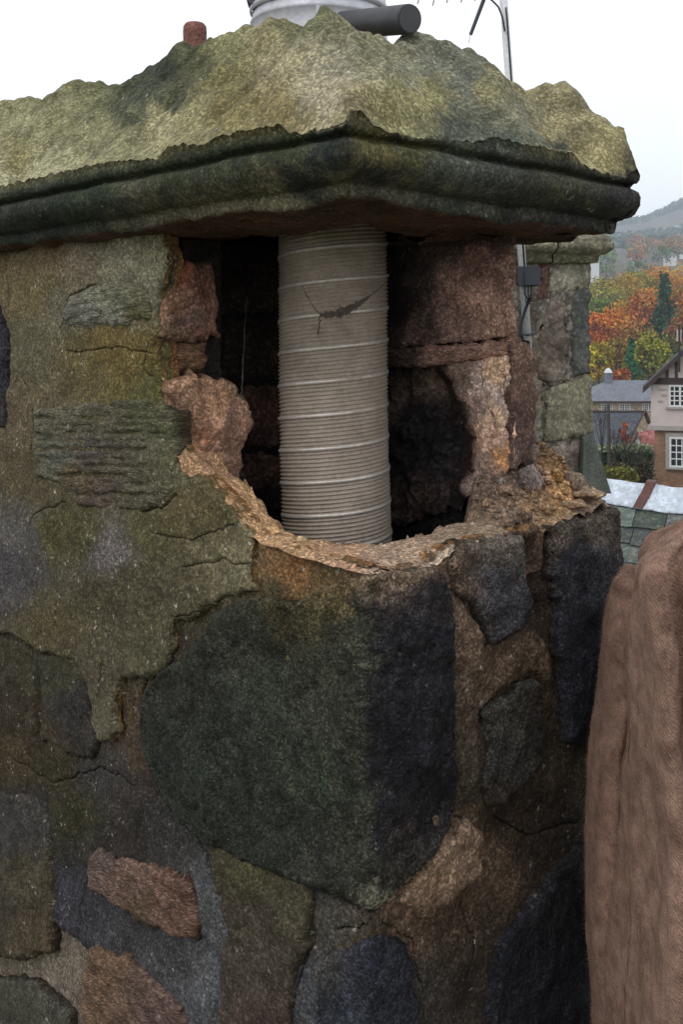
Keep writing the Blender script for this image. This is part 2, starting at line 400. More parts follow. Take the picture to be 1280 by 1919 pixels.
HOLE = [(300, 400), (302, 440), (312, 490), (300, 560), (296, 640), (304, 700), (318, 800), (332, 850), (348, 890), (385, 897), (412, 928), (442, 965), (470, 1000),
        (500, 1016), (560, 1036), (620, 1052), (688, 1069), (760, 1071), (815, 1054), (838, 1036), (850, 1024), (905, 1012), (972, 1002), (1000, 994), (1022, 986), (1060, 972), (1100, 962), (1147, 943)]
HOLE_SZ = [face_sz(*p) for p in HOLE]
V_END = .69
m_poly = [(-1.52, -1.30), (-1.52, .225)] + [(HOLE_SZ[0][0], .225)] + HOLE_SZ[1:] + [(V_END, HOLE_SZ[-1][1]), (V_END, -1.30)]
slab('mortar', m_poly, wrap, chim, M_mortar, E=1.45, facet=(.13, .05), ctrl=LEFT_C + LOW_C, res=.0075, depth=.03, edge=.006, base=-.009, rough=.006, rscale=13, jag=.006, px=False, seed=2, side=(150, 110, 70), octv=6,
     cracks=[([(272, 1270), (256, 1330), (262, 1400), (285, 1460), (310, 1520), (380, 1582), (480, 1630), (590, 1668), (650, 1690), (706, 1704), (726, 1692), (765, 1652), (806, 1612)], 8, .016), ([(590, 1660), (578, 1700), (570, 1770), (552, 1840), (542, 1930)], 5, .012), ([(905, 1210), (930, 1290), (1000, 1275), (1022, 1340), (1020, 1400)], 5, .010),
             ([(850, 1300), (860, 1440), (862, 1530), (905, 1560), (908, 1640)], 4.5, .008), ([(310, 1500), (380, 1600), (405, 1680)], 6, .01),
             ([(850, 1110), (843, 1250), (852, 1440)], 5, .01), ([(20, 1420), (90, 1470), (180, 1440), (250, 1470)], 3.5, .007), ([(120, 1560), (150, 1660), (140, 1760)], 3.5, .006), ([(720, 1730), (780, 1760), (800, 1850)], 3.5, .006), ([(940, 1530), (1000, 1570), (1090, 1540)], 4, .008), ([(880, 1700), (905, 1760), (890, 1840)], 3.5, .006), ([(860, 1170), (920, 1240), (1000, 1225)], 3.5, .006), ([(620, 1740), (700, 1722)], 3.5, .006), ([(330, 1180), (345, 1215)], 4, .008)],
     hctrl=[(120, 620, 190, -.014), (150, 950, 220, -.012), (240, 520, 70, -.010), (400, 1050, 60, -.010), (400, 1700, 40, .010), (400, 1850, 45, .012), (250, 1450, 70, .012), (870, 1200, 40, .008), (960, 1230, 50, .006), (800, 1630, 60, .012), (998, 1030, 20, -.035), (1000, 1080, 22, -.035), (1004, 1140, 22, -.03), (240, 1335, 34, -.010), (110, 1640, 22, -.012), (640, 1720, 50, .008), (1060, 1470, 50, .008)])

coat = [(-260, 420), (300, 415), (306, 440), (314, 490), (300, 545), (297, 600), (291, 660), (303, 715), (318, 800), (330, 850), (345, 891), (385, 894), (412, 925), (440, 962), (470, 1002), (473, 1050), (480, 1103), (450, 1113),
        (415, 1122), (385, 1140), (365, 1158), (328, 1162), (326, 1210), (318, 1248), (290, 1266), (236, 1268), (220, 1296), (215, 1340), (222, 1370), (206, 1388), (186, 1386), (176, 1350), (170, 1290), (140, 1238), (66, 1216), (20, 1186), (-260, 1200)]
slab('render_coat', coat, wrap, chim, M_coat, E=1.05, ctrl=LEFT_C, res=.0058, depth=.022, edge=.010, base=.008, rough=.006, rscale=11, jag=.005, seed=4, side=(120, 96, 62), octv=6,
     cracks=[([(328, 1162), (385, 1140), (480, 1105)], 3, .004), ([(120, 612), (135, 555), (182, 533)], 5, .006), ([(300, 640), (330, 540), (338, 500)], 4, .007), ([(68, 770), (66, 850), (82, 896)], 5, .009), ([(270, 958), (310, 952), (335, 925)], 6, .009), ([(285, 640), (272, 690), (300, 715)], 4, .006), ([(60, 985), (75, 960), (130, 940)], 3.5, .005), ([(300, 1000), (360, 1010), (440, 985)], 3, .004), ([(350, 1060), (420, 1050), (470, 1060)], 3, .004), ([(20, 480), (24, 620), (60, 740)], 3.5, .006), ([(130, 660), (220, 650), (290, 662)], 3, .004), ([(180, 1180), (200, 1240), (190, 1320)], 3, .004)],
     hctrl=[(310, 850, 40, .008), (200, 1010, 60, .006), (200, 580, 70, -.006), (30, 1030, 40, .006)])

def stone(pts, ctrl, mat=M_dark, **k):
    d = dict(E=1.55, res=.007, depth=.05, edge=.010, base=.006, rough=.006, rscale=18, jag=.007, side=(70, 60, 48)); d.update(k)
    wm = d.pop('wmap', wrap)
    return slab('stone', pts, wm, chim, mat, ctrl=ctrl, **d)
# --- the great corner quoin
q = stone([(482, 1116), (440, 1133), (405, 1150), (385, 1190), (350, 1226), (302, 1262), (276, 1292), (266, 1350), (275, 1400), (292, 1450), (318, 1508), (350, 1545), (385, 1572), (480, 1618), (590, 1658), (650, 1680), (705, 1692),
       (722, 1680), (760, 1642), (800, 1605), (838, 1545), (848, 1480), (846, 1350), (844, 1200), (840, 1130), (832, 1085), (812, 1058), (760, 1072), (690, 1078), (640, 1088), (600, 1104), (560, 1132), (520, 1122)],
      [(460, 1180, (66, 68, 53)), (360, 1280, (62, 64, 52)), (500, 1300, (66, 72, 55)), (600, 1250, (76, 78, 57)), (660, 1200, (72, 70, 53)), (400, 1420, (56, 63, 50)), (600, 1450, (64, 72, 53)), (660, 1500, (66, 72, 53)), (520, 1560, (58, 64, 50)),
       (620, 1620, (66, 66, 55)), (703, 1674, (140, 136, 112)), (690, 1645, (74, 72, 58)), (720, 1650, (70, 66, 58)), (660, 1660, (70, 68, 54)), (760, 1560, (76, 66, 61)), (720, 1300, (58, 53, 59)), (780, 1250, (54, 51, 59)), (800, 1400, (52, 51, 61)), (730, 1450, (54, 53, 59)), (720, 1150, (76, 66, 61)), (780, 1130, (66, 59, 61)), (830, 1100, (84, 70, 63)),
       (640, 1110, (112, 99, 55)), (590, 1130, (116, 105, 61)), (700, 1120, (104, 91, 76)), (560, 1130, (96, 87, 53)), (690, 1250, (84, 82, 70)), (800, 1520, (62, 57, 57))] + [(690, 1088, (158, 130, 102)), (730, 1084, (150, 124, 100)), (775, 1078, (148, 122, 98)), (812, 1070, (152, 128, 104)), (650, 1098, (146, 118, 76)), (615, 1108, (138, 112, 66)), (700, 1106, (110, 96, 74)), (760, 1100, (92, 80, 72))] + [(668, y, (70, 72, 55)) for y in range(1150, 1640, 60)] + [(712, y, (46, 45, 52)) for y in range(1150, 1600, 60)] + [(770, y, (42, 42, 50)) for y in range(1180, 1560, 70)] + [(830, y, (46, 44, 50)) for y in range(1120, 1500, 70)],  # dark stone, with shade painted into its right face so the corner reads
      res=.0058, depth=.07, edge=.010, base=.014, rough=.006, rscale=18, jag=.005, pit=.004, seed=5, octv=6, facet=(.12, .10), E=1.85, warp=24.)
q['label'] = 'large dark green algae-covered corner stone below the broken opening'
# --- stones of the right face
stone([(836, 1056), (852, 1030), (905, 1014), (970, 1004), (978, 1050), (987, 1165), (950, 1190), (916, 1206), (905, 1180), (880, 1130), (846, 1108)],
      [(930, 1090, (82, 80, 86)), (960, 1150, (78, 76, 84)), (860, 1060, (124, 102, 84)), (850, 1090, (112, 90, 74)), (940, 1020, (120, 108, 94)), (900, 1160, (84, 78, 78))], M_dark, base=.016, edge=.014, seed=6, depth=.06)
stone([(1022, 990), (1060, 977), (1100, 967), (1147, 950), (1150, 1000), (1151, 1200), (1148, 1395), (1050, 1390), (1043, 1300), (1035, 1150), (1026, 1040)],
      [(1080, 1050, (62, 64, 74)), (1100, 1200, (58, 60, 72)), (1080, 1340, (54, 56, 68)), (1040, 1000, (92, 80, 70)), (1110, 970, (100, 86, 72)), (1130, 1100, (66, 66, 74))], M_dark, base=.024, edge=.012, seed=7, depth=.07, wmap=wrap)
stone([(905, 1330), (950, 1302), (1003, 1268), (1016, 1292), (1020, 1400), (1008, 1440), (980, 1470), (940, 1505), (915, 1508), (905, 1480), (910, 1400)],
      [(960, 1340, (84, 82, 72)), (940, 1420, (76, 76, 72)), (990, 1380, (80, 76, 68)), (930, 1490, (78, 70, 60))], M_dark, base=.008, edge=.010, seed=8)
stone([(905, 1990), (930, 1800), (975, 1720), (1030, 1645), (1085, 1592), (1158, 1560), (1158, 1990)],
      [(1000, 1800, (44, 47, 58)), (1050, 1700, (50, 50, 56)), (950, 1880, (46, 46, 56)), (1100, 1620, (52, 50, 54))], M_dark, base=.006, edge=.012, seed=9)
stone([(590, 1802), (640, 1776), (698, 1752), (760, 1765), (775, 1800), (785, 1919), (785, 1990), (590, 1990)],
      [(680, 1820, (54, 57, 70)), (640, 1900, (58, 62, 74)), (740, 1850, (52, 54, 66)), (600, 1810, (84, 80, 78))], M_dark, base=.005, edge=.008, seed=10)
t1 = slab('mortar', [(742, 1690), (790, 1632), (850, 1562), (880, 1542), (906, 1560), (904, 1640), (860, 1680), (800, 1722)], wrap, chim, M_mortar, ctrl=LOW_C + [(860, 1600, (150, 122, 96)), (800, 1660, (146, 116, 88))],
     res=.007, depth=.03, edge=.012, base=.004, rough=.007, rscale=20, jag=.006, seed=11, side=(110, 86, 66))
slab('mortar', [(846, 1114), (870, 1120), (902, 1182), (915, 1213), (988, 1174), (1002, 1186), (1030, 1206), (1036, 1290), (1024, 1280), (1004, 1258), (940, 1296), (898, 1330), (900, 1450), (880, 1500), (858, 1440), (850, 1300)], wrap, chim, M_mortar, ctrl=LOW_C,
     res=.006, depth=.03, edge=.010, base=.002, rough=.007, rscale=22, jag=.006, seed=12, side=(90, 72, 56))
# --- stones of the left face
stone([(-60, 500), (4, 560), (22, 620), (25, 700), (20, 800), (-60, 815)], [(0, 600, (62, 58, 66)), (10, 700, (60, 58, 70)), (15, 780, (72, 66, 66))], M_dark, base=.018, seed=13)
stone([(118, 612), (132, 560), (182, 536), (250, 527), (286, 546), (288, 600), (230, 610), (160, 616)], [(200, 560, (124, 122, 98)), (150, 600, (122, 118, 104)), (270, 560, (108, 104, 76)), (220, 600, (150, 148, 130)), (250, 590, (104, 96, 56))],
      M_strat, base=.012, edge=.016, rough=.006, strata=(.006, 62, -.12), seed=14, res=.005, jag=.008, E=1.1)
r1 = stone([(69, 768), (180, 752), (290, 746), (326, 772), (331, 850), (334, 918), (310, 948), (268, 954), (150, 948), (122, 905), (78, 894)],
      [(120, 790, (106, 100, 76)), (200, 800, (100, 94, 70)), (110, 840, (98, 98, 80)), (280, 790, (92, 90, 60)), (200, 870, (98, 86, 66)), (150, 890, (100, 84, 60)), (200, 925, (94, 78, 66)), (310, 860, (106, 104, 78)), (250, 930, (96, 90, 66)), (180, 850, (92, 82, 74))],
      M_strat, base=.013, edge=.008, rough=.004, strata=(.002, 40, .03), seed=15, res=.0042, jag=.004, E=1.15,
      grooves=((783, .004, .010), (797, .003, .008), (812, .0045, .013), (826, .003, .007), (842, .005, .013), (858, .003, .007), (872, .0035, .008), (890, .006, .014), (905, .005, .014), (926, .005, .009)))
r1['label'] = 'ribbed stone weathered into level ridges'
stone([(172, 1594), (230, 1607), (300, 1627), (352, 1645), (368, 1700), (368, 1758), (330, 1752), (270, 1728), (215, 1690), (167, 1664)],
      [(230, 1640, (132, 100, 82)), (320, 1680, (128, 92, 74)), (350, 1740, (128, 94, 72)), (190, 1620, (110, 90, 80)), (260, 1700, (112, 88, 66))], M_strat, base=.006, edge=.008, rough=.007, strata=(.007, 34, .45), seed=16, res=.0055, jag=.010)
stone([(165, 1778), (230, 1792), (275, 1822), (310, 1852), (345, 1892), (370, 1990), (200, 1990), (156, 1890), (160, 1832)],
      [(200, 1810, (128, 98, 70)), (260, 1850, (116, 90, 76)), (180, 1870, (126, 96, 72)), (300, 1900, (116, 88, 78))], M_strat, base=.006, edge=.008, rough=.007, strata=(.007, 30, .5), seed=17, res=.0055, jag=.010)
stone([(-80, 1480), (60, 1490), (86, 1530), (96, 1700), (90, 1788), (40, 1800), (-80, 1790)], [(30, 1560, (76, 70, 66)), (50, 1650, (88, 78, 56)), (60, 1740, (96, 80, 56)), (0, 1700, (84, 74, 58))], M_sand, base=.001, edge=.012, seed=18)
stone([(398, 1584), (450, 1602), (578, 1656), (580, 1690), (573, 1770), (550, 1840), (538, 1990), (410, 1990), (415, 1800), (430, 1740), (405, 1660)],
      [(480, 1640, (90, 84, 52)), (540, 1690, (90, 82, 60)), (470, 1720, (80, 68, 54)), (500, 1800, (84, 72, 58)), (470, 1900, (86, 68, 56)), (430, 1850, (90, 78, 64))], M_sand, base=.007, edge=.009, seed=19)
stone([(-80, 1212), (18, 1192), (62, 1218), (66, 1380), (-80, 1402)], [(20, 1260, (76, 70, 48)), (40, 1350, (82, 68, 48))], M_sand, base=.001, edge=.010, seed=20)
stone([(72, 1228), (130, 1226), (163, 1270), (171, 1330), (182, 1385), (168, 1423), (120, 1410), (76, 1390)], [(110, 1270, (76, 72, 50)), (130, 1360, (66, 60, 54)), (140, 1320, (64, 58, 56)), (90, 1380, (80, 66, 46))], M_sand, base=.001, edge=.010, seed=21)
stone([(-80, 1830), (60, 1842), (120, 1900), (130, 1990), (-80, 1990)], [(20, 1880, (84, 80, 64)), (90, 1940, (90, 86, 72))], M_sand, base=.0, edge=.008, seed=22)

# --- broken end of the left wall, seen inside the opening
def jamb(u0): return Plane(W(u0, 0, 0), DR, DZ, DL * 1.0 + DR * .12)
def jstone(u0, pts, ctrl, mat=M_sand, **k):
    d = dict(E=.92, res=.006, depth=.16, edge=.02, rough=.010, rscale=20, jag=.010, bulge=.006, side=(60, 44, 36), wmap=jamb(u0)); d.update(k)
    return stone(pts, [(x, y, (c[0] * 1.05, c[1] * 1.0, c[2] * .90)) for (x, y, c) in ctrl], mat, **d)
jstone(.582, [(300, 405), (338, 405), (341, 470), (337, 490), (310, 492), (302, 450)], [(320, 440, (104, 88, 80)), (330, 480, (96, 76, 66))], seed=23)
jstone(.568, [(304, 492), (332, 487), (405, 496), (414, 560), (411, 600), (418, 634), (380, 640), (308, 641), (300, 610), (306, 560), (314, 520)],
       [(325, 510, (172, 100, 76)), (325, 560, (128, 96, 78)), (370, 530, (116, 82, 74)), (360, 590, (104, 82, 80)), (390, 615, (128, 94, 84)), (330, 620, (124, 102, 86)), (400, 520, (112, 78, 68))], seed=24)
jstone(.585, [(306, 643), (388, 641), (392, 665), (383, 702), (306, 706)], [(350, 660, (124, 94, 72)), (340, 690, (110, 82, 62)), (310, 680, (120, 106, 92))], M_strat, seed=25, strata=(.008, 50, .0))
jstone(.535, [(318, 722), (350, 706), (392, 708), (440, 723), (466, 745), (476, 790), (467, 830), (452, 862), (455, 900), (463, 940), (430, 932), (400, 915), (378, 895), (340, 890), (330, 840), (322, 780)],
       [(350, 740, (150, 118, 96)), (400, 760, (158, 122, 96)), (440, 780, (148, 116, 104)), (370, 830, (150, 110, 86)), (350, 870, (140, 100, 76)), (420, 850, (136, 108, 96)), (440, 900, (124, 96, 86)), (400, 890, (152, 108, 74)), (335, 760, (110, 82, 72)), (460, 740, (138, 116, 100))],
       bulge=.02, rough=.013, rscale=14, seed=26, octv=6)
# --- back wall of the flue
back = Plane(W(0, .5, 0), -DL, DZ, DR * .10 + DL * .16)
back2 = Plane(W(0, .525, 0), -DL, DZ, DR * .10 + DL * .16)
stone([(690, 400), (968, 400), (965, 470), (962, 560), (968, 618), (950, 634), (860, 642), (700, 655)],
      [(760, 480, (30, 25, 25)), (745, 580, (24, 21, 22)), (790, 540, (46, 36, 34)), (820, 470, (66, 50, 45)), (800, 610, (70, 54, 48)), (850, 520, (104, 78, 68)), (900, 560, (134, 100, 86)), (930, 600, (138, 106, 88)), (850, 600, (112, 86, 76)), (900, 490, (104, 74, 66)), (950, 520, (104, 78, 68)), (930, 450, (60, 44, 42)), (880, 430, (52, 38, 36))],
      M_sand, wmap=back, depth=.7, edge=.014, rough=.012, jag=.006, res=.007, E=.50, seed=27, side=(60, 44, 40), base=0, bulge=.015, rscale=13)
stone([(700, 658), (860, 645), (950, 637), (967, 622), (964, 650), (945, 668), (840, 684), (700, 694)],
      [(760, 672, (58, 44, 40)), (830, 662, (110, 82, 70)), (900, 652, (122, 92, 78)), (940, 650, (116, 84, 70))], M_strat, wmap=back, depth=.6, edge=.006, rough=.006, jag=.005, res=.005, E=.5, seed=75, side=(40, 30, 28), base=.002, strata=(.007, 90, -.10))
stone([(838, 686), (955, 660), (961, 740), (966, 812), (964, 868), (942, 890), (905, 925), (872, 932), (890, 890), (898, 835), (886, 780), (862, 730)],
      [(930, 700, (164, 132, 102)), (900, 720, (160, 136, 124)), (920, 780, (166, 136, 108)), (945, 750, (156, 134, 126)), (925, 825, (156, 122, 100)), (945, 858, (150, 104, 60)), (860, 700, (104, 84, 74)), (885, 760, (120, 98, 88)), (900, 900, (120, 100, 92)), (915, 870, (134, 108, 92))],
      M_sand, wmap=back, depth=.5, edge=.02, rough=.009, bulge=.01, jag=.006, res=.006, E=.5, seed=28, side=(34, 26, 24), base=0.004, pit=.006,
      cracks=[([(900, 690), (905, 720)], 4, .01), ([(945, 700), (950, 740)], 4, .008), ([(925, 770), (935, 800)], 4, .008)])
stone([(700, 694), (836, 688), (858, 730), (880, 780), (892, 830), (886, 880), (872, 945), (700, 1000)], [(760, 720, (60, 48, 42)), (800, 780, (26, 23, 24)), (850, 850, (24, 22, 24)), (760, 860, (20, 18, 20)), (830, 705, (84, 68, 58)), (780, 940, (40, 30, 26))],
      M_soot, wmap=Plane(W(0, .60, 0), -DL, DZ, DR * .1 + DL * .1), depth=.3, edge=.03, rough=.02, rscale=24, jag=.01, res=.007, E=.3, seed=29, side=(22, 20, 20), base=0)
stone([(958, 640), (985, 636), (1004, 662), (1008, 740), (1003, 800), (1006, 870), (960, 880)], [(985, 700, (84, 62, 50)), (980, 800, (70, 52, 44)), (990, 660, (92, 70, 56)), (970, 860, (80, 62, 54))],
      M_sand, wmap=Plane(W(.1, 0.006, 0), DR, DZ, DL * .14 + DR * .06), depth=1., edge=.014, rough=.010, jag=.010, res=.006, E=.6, seed=30, side=(70, 52, 42), base=0)
# --- soot-black masonry behind: inner leaf, withe and rear wall, and the hidden body
def uvbox(mb, u0, u1, v0, v1, z0, z1):
    c = [W(a, b, z) for z in (z0, z1) for (a, b) in ((u0, v0), (u0, v1), (u1, v1), (u1, v0))]
    mb.add(c, [(0, 1, 2, 3), (7, 6, 5, 4), (0, 4, 5, 1), (1, 5, 6, 2), (2, 6, 7, 3), (3, 7, 4, 0)])
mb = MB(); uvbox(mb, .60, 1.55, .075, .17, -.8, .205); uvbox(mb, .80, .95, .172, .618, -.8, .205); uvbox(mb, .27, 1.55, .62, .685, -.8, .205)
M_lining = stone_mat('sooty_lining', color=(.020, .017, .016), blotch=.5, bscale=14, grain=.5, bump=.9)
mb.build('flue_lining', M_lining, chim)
wth = Plane(W(.792, 0, 0), DR, DZ, DL)
stone([(405, 455), (535, 450), (535, 585), (408, 590)], [(470, 520, (40, 30, 27)), (520, 560, (52, 38, 34))], M_soot, wmap=wth, depth=.02, E=.42, seed=71, base=0, side=(24, 20, 18), rough=.008)
stone([(405, 600), (535, 596), (535, 712), (408, 716)], [(470, 650, (38, 29, 26)), (520, 690, (50, 38, 34))], M_soot, wmap=wth, depth=.02, E=.42, seed=72, base=0, side=(24, 20, 18), rough=.008)
stone([(405, 730), (540, 724), (540, 838), (408, 842)], [(480, 760, (86, 60, 50)), (520, 820, (66, 48, 42)), (440, 800, (50, 38, 34))], M_soot, wmap=wth, depth=.02, E=.42, seed=73, base=0, side=(24, 20, 18), rough=.008)
stone([(405, 852), (540, 850), (540, 960), (408, 964)], [(490, 875, (76, 54, 46)), (500, 930, (40, 31, 28))], M_soot, wmap=wth, depth=.02, E=.42, seed=74, base=0, side=(24, 20, 18), rough=.008)
mb = MB(); uvbox(mb, .03, 1.50, .03, .685, base_z, -.80); uvbox(mb, .02, 1.5, .655, .686, -.80, -.37)
M_core = stone_mat('rough_masonry', color=(.16, .13, .10)); mb.build('core', M_core, chim)

# --- broken bed of the opening: a rough ledge that drops into the flue
du = .0055
us = np.arange(-.002, .60, du); vv = np.arange(-.002, .684, du)
U, Vv = np.meshgrid(us, vv, indexing='ij'); uv = np.column_stack([U.ravel(), Vv.ravel()])
ZC = [(-s if s < 0 else 0, s if s > 0 else 0, z) for (s, z) in HOLE_SZ if z < 0]
for (s, z) in HOLE_SZ:
    if z < -.2 and s < -.02: ZC.append((-s, .09, z - .006))
ZC += [(.12, .12, -.352), (.10, .25, -.345), (.11, .37, -.335), (.05, .46, -.325), (.10, .50, -.285), (.14, .52, -.25), (.10, .58, -.222), (.22, .60, -.20), (.05, .60, -.285), (.06, .53, -.285), (.03, .65, -.30), (.15, .66, -.215), (.2, .5, -.27), (0.02, .55, -.322), (0.02, .62, -.318), (.55, .10, -.18), (.3, .65, -.2)]
ZC = np.array(ZC); d = np.sqrt(((uv[:, None] - ZC[None, :, :2]) ** 2).sum(2)) + .004; w = d ** -3.2
zz = (w @ ZC[:, 2]) / w.sum(1)
flue = [(.60, .12), (.5, .105), (.4, .09), (.323, .084), (.25, .10), (.193, .127), (.14, .165), (.125, .25), (.128, .32), (.115, .38), (.15, .44), (.185, .49), (.23, .55), (.25, .70), (.70, .70), (.70, .12)]
P3 = np.column_stack([uv, np.zeros(len(uv))])
uvn = uv + .007 * np.stack([fbm(P3, 13, 3, .5, 2), fbm(P3, 13, 3, .5, 6)], 1)
ins = inside(uvn, flue); dd = seg_dist(uvn, flue)
rb = fbm(P3, 20, 4, .48, 3); rb2 = np.abs(fbm(P3, 45, 3, .5, 5))
front = np.minimum(uv[:, 0], uv[:, 1])
amp = .0016 + .0144 * smooth(front, .0, .05) * smooth(uv[:, 1], .38, .5)
zz = zz + amp * rb + amp * .8 * (rb2 - .3) + .001 * fbm(P3, 70, 3, .6, 8)
zz = np.where(ins, zz - np.minimum(.45, dd * 3.2 + .9 * np.maximum(dd - .01, 0)), zz - .012 * (1 - smooth(dd, 0, .02)))
zz = zz - .006 * (1 - smooth(front, 0, .012))
zz = zz - .07 * smooth(uv[:, 1], .388, .396) * (1 - smooth(uv[:, 1], .448, .456)) * (1 - smooth(uv[:, 0], .03, .045))
LV = W(uv[:, 0], uv[:, 1], zz)
LEDGE_C = [(560, 1015, (176, 136, 92)), (500, 985, (182, 140, 92)), (440, 940, (180, 138, 90)), (400, 905, (176, 134, 92)), (640, 1040, (172, 132, 96)), (720, 1055, (164, 134, 108)), (800, 1030, (156, 126, 98)), (900, 1000, (140, 118, 92)), (820, 1045, (170, 148, 124)),
           (1050, 930, (156, 116, 62)), (1000, 945, (148, 118, 84)), (950, 945, (132, 106, 82)), (1080, 912, (158, 112, 56)), (1045, 885, (138, 102, 60)), (1020, 840, (122, 92, 58)), (940, 900, (118, 98, 84)), (970, 880, (112, 90, 78)), (1100, 955, (150, 126, 102)), (1000, 910, (126, 92, 58)), (920, 930, (120, 96, 78))]
LC = paint(LV, LEDGE_C, .95, seed=31)
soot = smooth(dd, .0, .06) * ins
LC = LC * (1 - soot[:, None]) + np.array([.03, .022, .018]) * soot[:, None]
nu, nv = len(us), len(vv); ii = np.arange(nu * nv).reshape(nu, nv)
LF = np.stack([ii[:-1, :-1], ii[:-1, 1:], ii[1:, 1:], ii[1:, :-1]], -1).reshape(-1, 4)
LF = LF[:, ::-1].copy()
keep = ~((uv[LF].mean(1)[:, 0] > .42) & (uv[LF].mean(1)[:, 1] > .62))
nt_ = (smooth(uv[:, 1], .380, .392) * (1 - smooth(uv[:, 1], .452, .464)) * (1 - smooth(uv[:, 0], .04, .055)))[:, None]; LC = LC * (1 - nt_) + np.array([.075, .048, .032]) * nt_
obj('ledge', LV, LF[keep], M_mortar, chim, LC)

# --- loose lumps on the ledge
def lump(c, r, seed, flat=.7, n=2):
    import bmesh
    bm = bmesh.new(); bmesh.ops.create_icosphere(bm, subdivisions=n, radius=1.)
    V = np.array([v.co[:] for v in bm.verts]); Fc = np.array([[v.index for v in f.verts] for f in bm.faces]); bm.free()
    rr = np.random.default_rng(seed)
    V = V * (1 + .35 * fbm(V, 1.1, 3, .6, seed)[:, None] + .12 * fbm(V, 3.3, 2, .5, seed)[:, None])
    for _ in range(3):
        nrm = rr.normal(size=3); nrm /= np.linalg.norm(nrm); k = V @ nrm - rr.uniform(.5, .75); V = V - np.clip(k, 0, None)[:, None] * nrm
    V = V * np.array([1., rr.uniform(.6, .95), flat]) * r
    a = rr.uniform(0, 6.28); R = np.array([[math.cos(a), -math.sin(a), 0], [math.sin(a), math.cos(a), 0], [0, 0, 1]])
    return V @ R.T + np.asarray(c), Fc
def ledge_z(u, v): return float(zz[np.argmin((uv[:, 0] - u) ** 2 + (uv[:, 1] - v) ** 2)])
Vs, Fs, Cs, nn = [], [], [], 0
rr = np.random.default_rng(5)
rng_ = rr.uniform(size=len(dd))
cand = np.where(~ins & (((uv[:, 1] > .40) & (uv[:, 0] < .24) & (uv[:, 0] > .02)) | ((dd < .05) & (uv[:, 0] < .2) & (rng_ < .25))))[0]
for i, k in enumerate(rr.choice(cand, 430)):
    far = uv[k, 1] > .4
    r = rr.uniform(.0012, .0036) if not far else rr.uniform(.002, .011) ; 
    V_, F_ = lump(LV[k] + [0, 0, r * .3], r, i, n=1); Vs.append(V_); Fs.append(F_ + nn); nn += len(V_)
    c = LC[k] * rr.uniform(.75, 1.5) + rr.uniform(0, .05); Cs.append(np.tile(c, (len(V_), 1)))
tag(obj('rubble', np.vstack(Vs), np.vstack(Fs), M_mortar, chim, np.vstack(Cs), shade=False), None, kind='stuff')
for i, (px_, u, v, r, c, fl) in enumerate([(0, .06, .648, .034, (120, 104, 90), .75), (0, .085, .535, .026, (120, 108, 104), 1.2), (0, .10, .56, .022, (110, 94, 86), 1.0), (0, .03, .50, .022, (150, 120, 92), .5), (0, .05, .47, .018, (140, 112, 84), .6), (0, .075, .60, .02, (140, 108, 70), .7),
                                           (0, .27, .035, .016, (196, 160, 116), .6), (0, .21, .05, .010, (196, 170, 130), .6), (0, .012, .575, .030, (150, 124, 98), .30), (0, .02, .64, .036, (150, 128, 104), .3), (0, .09, .47, .02, (120, 98, 82), .7), (0, .11, .43, .014, (130, 106, 84), .7)]):
    V_, F_ = lump(W(u, v, ledge_z(u, v) + r * fl * .45), r, 60 + i, fl, 3)
    C_ = np.tile(lin(c) / .95, (len(V_), 1)); obj('lump', V_, F_, M_sand, chim, C_)

# ================================================================== coping: weathered top, arris, groove, roll and fillet
OV = .090; UMAX, VMAX = 1.62, .695
pr = .0065
b = []
e0, e1u, e1v = -OV, UMAX, VMAX + OV
for t in np.arange(e1u, e0, -pr): b.append((t, e0))
for t in np.arange(e0, e1v - .10, pr): b.append((e0, t))
for t in np.arange(0, 1, .06): b.append((e0 + .16 * t ** 1.6, e1v - .10 + .10 * t))
for t in np.arange(e0 + .16, e1u, .02): b.append((t, e1v))
for t in np.arange(e1v, e0, -.02): b.append((e1u, t))
Bc = np.array(b); nb = len(Bc)
b3 = np.column_stack([Bc, np.zeros(nb)])
gx, gy = np.meshgrid(np.arange(e0, e1u, pr), np.arange(e0, e1v, pr * .87)); gx = gx + (np.arange(gx.shape[0]) % 2)[:, None] * pr * .5
G = np.column_stack([gx.ravel(), gy.ravel()]) + RNG.uniform(-.15, .15, (gx.size, 2)) * pr
G = G[inside(G, Bc)]; G = G[seg_dist(G, Bc) > pr * .5]
r_ = geometry.delaunay_2d_cdt([Vector(a) for a in np.vstack([Bc, G])], [(i, (i + 1) % nb) for i in range(nb)], [], 1, 1e-8)
A2 = np.array([tuple(v) for v in r_[0]]); T = np.array([f for f in r_[2] if len(f) == 3])
q1 = A2[T[:, 1]] - A2[T[:, 0]]; q2 = A2[T[:, 2]] - A2[T[:, 0]]; orient = q1[:, 0] * q2[:, 1] - q1[:, 1] * q2[:, 0]
T[orient > 0] = T[orient > 0][:, ::-1]         # (u, v) is left-handed seen from above
p3 = np.column_stack([A2, np.zeros(len(A2))])
dL_ = A2[:, 1] + OV; dR_ = A2[:, 0] + OV       # distance in from the left-face side and the right-face side
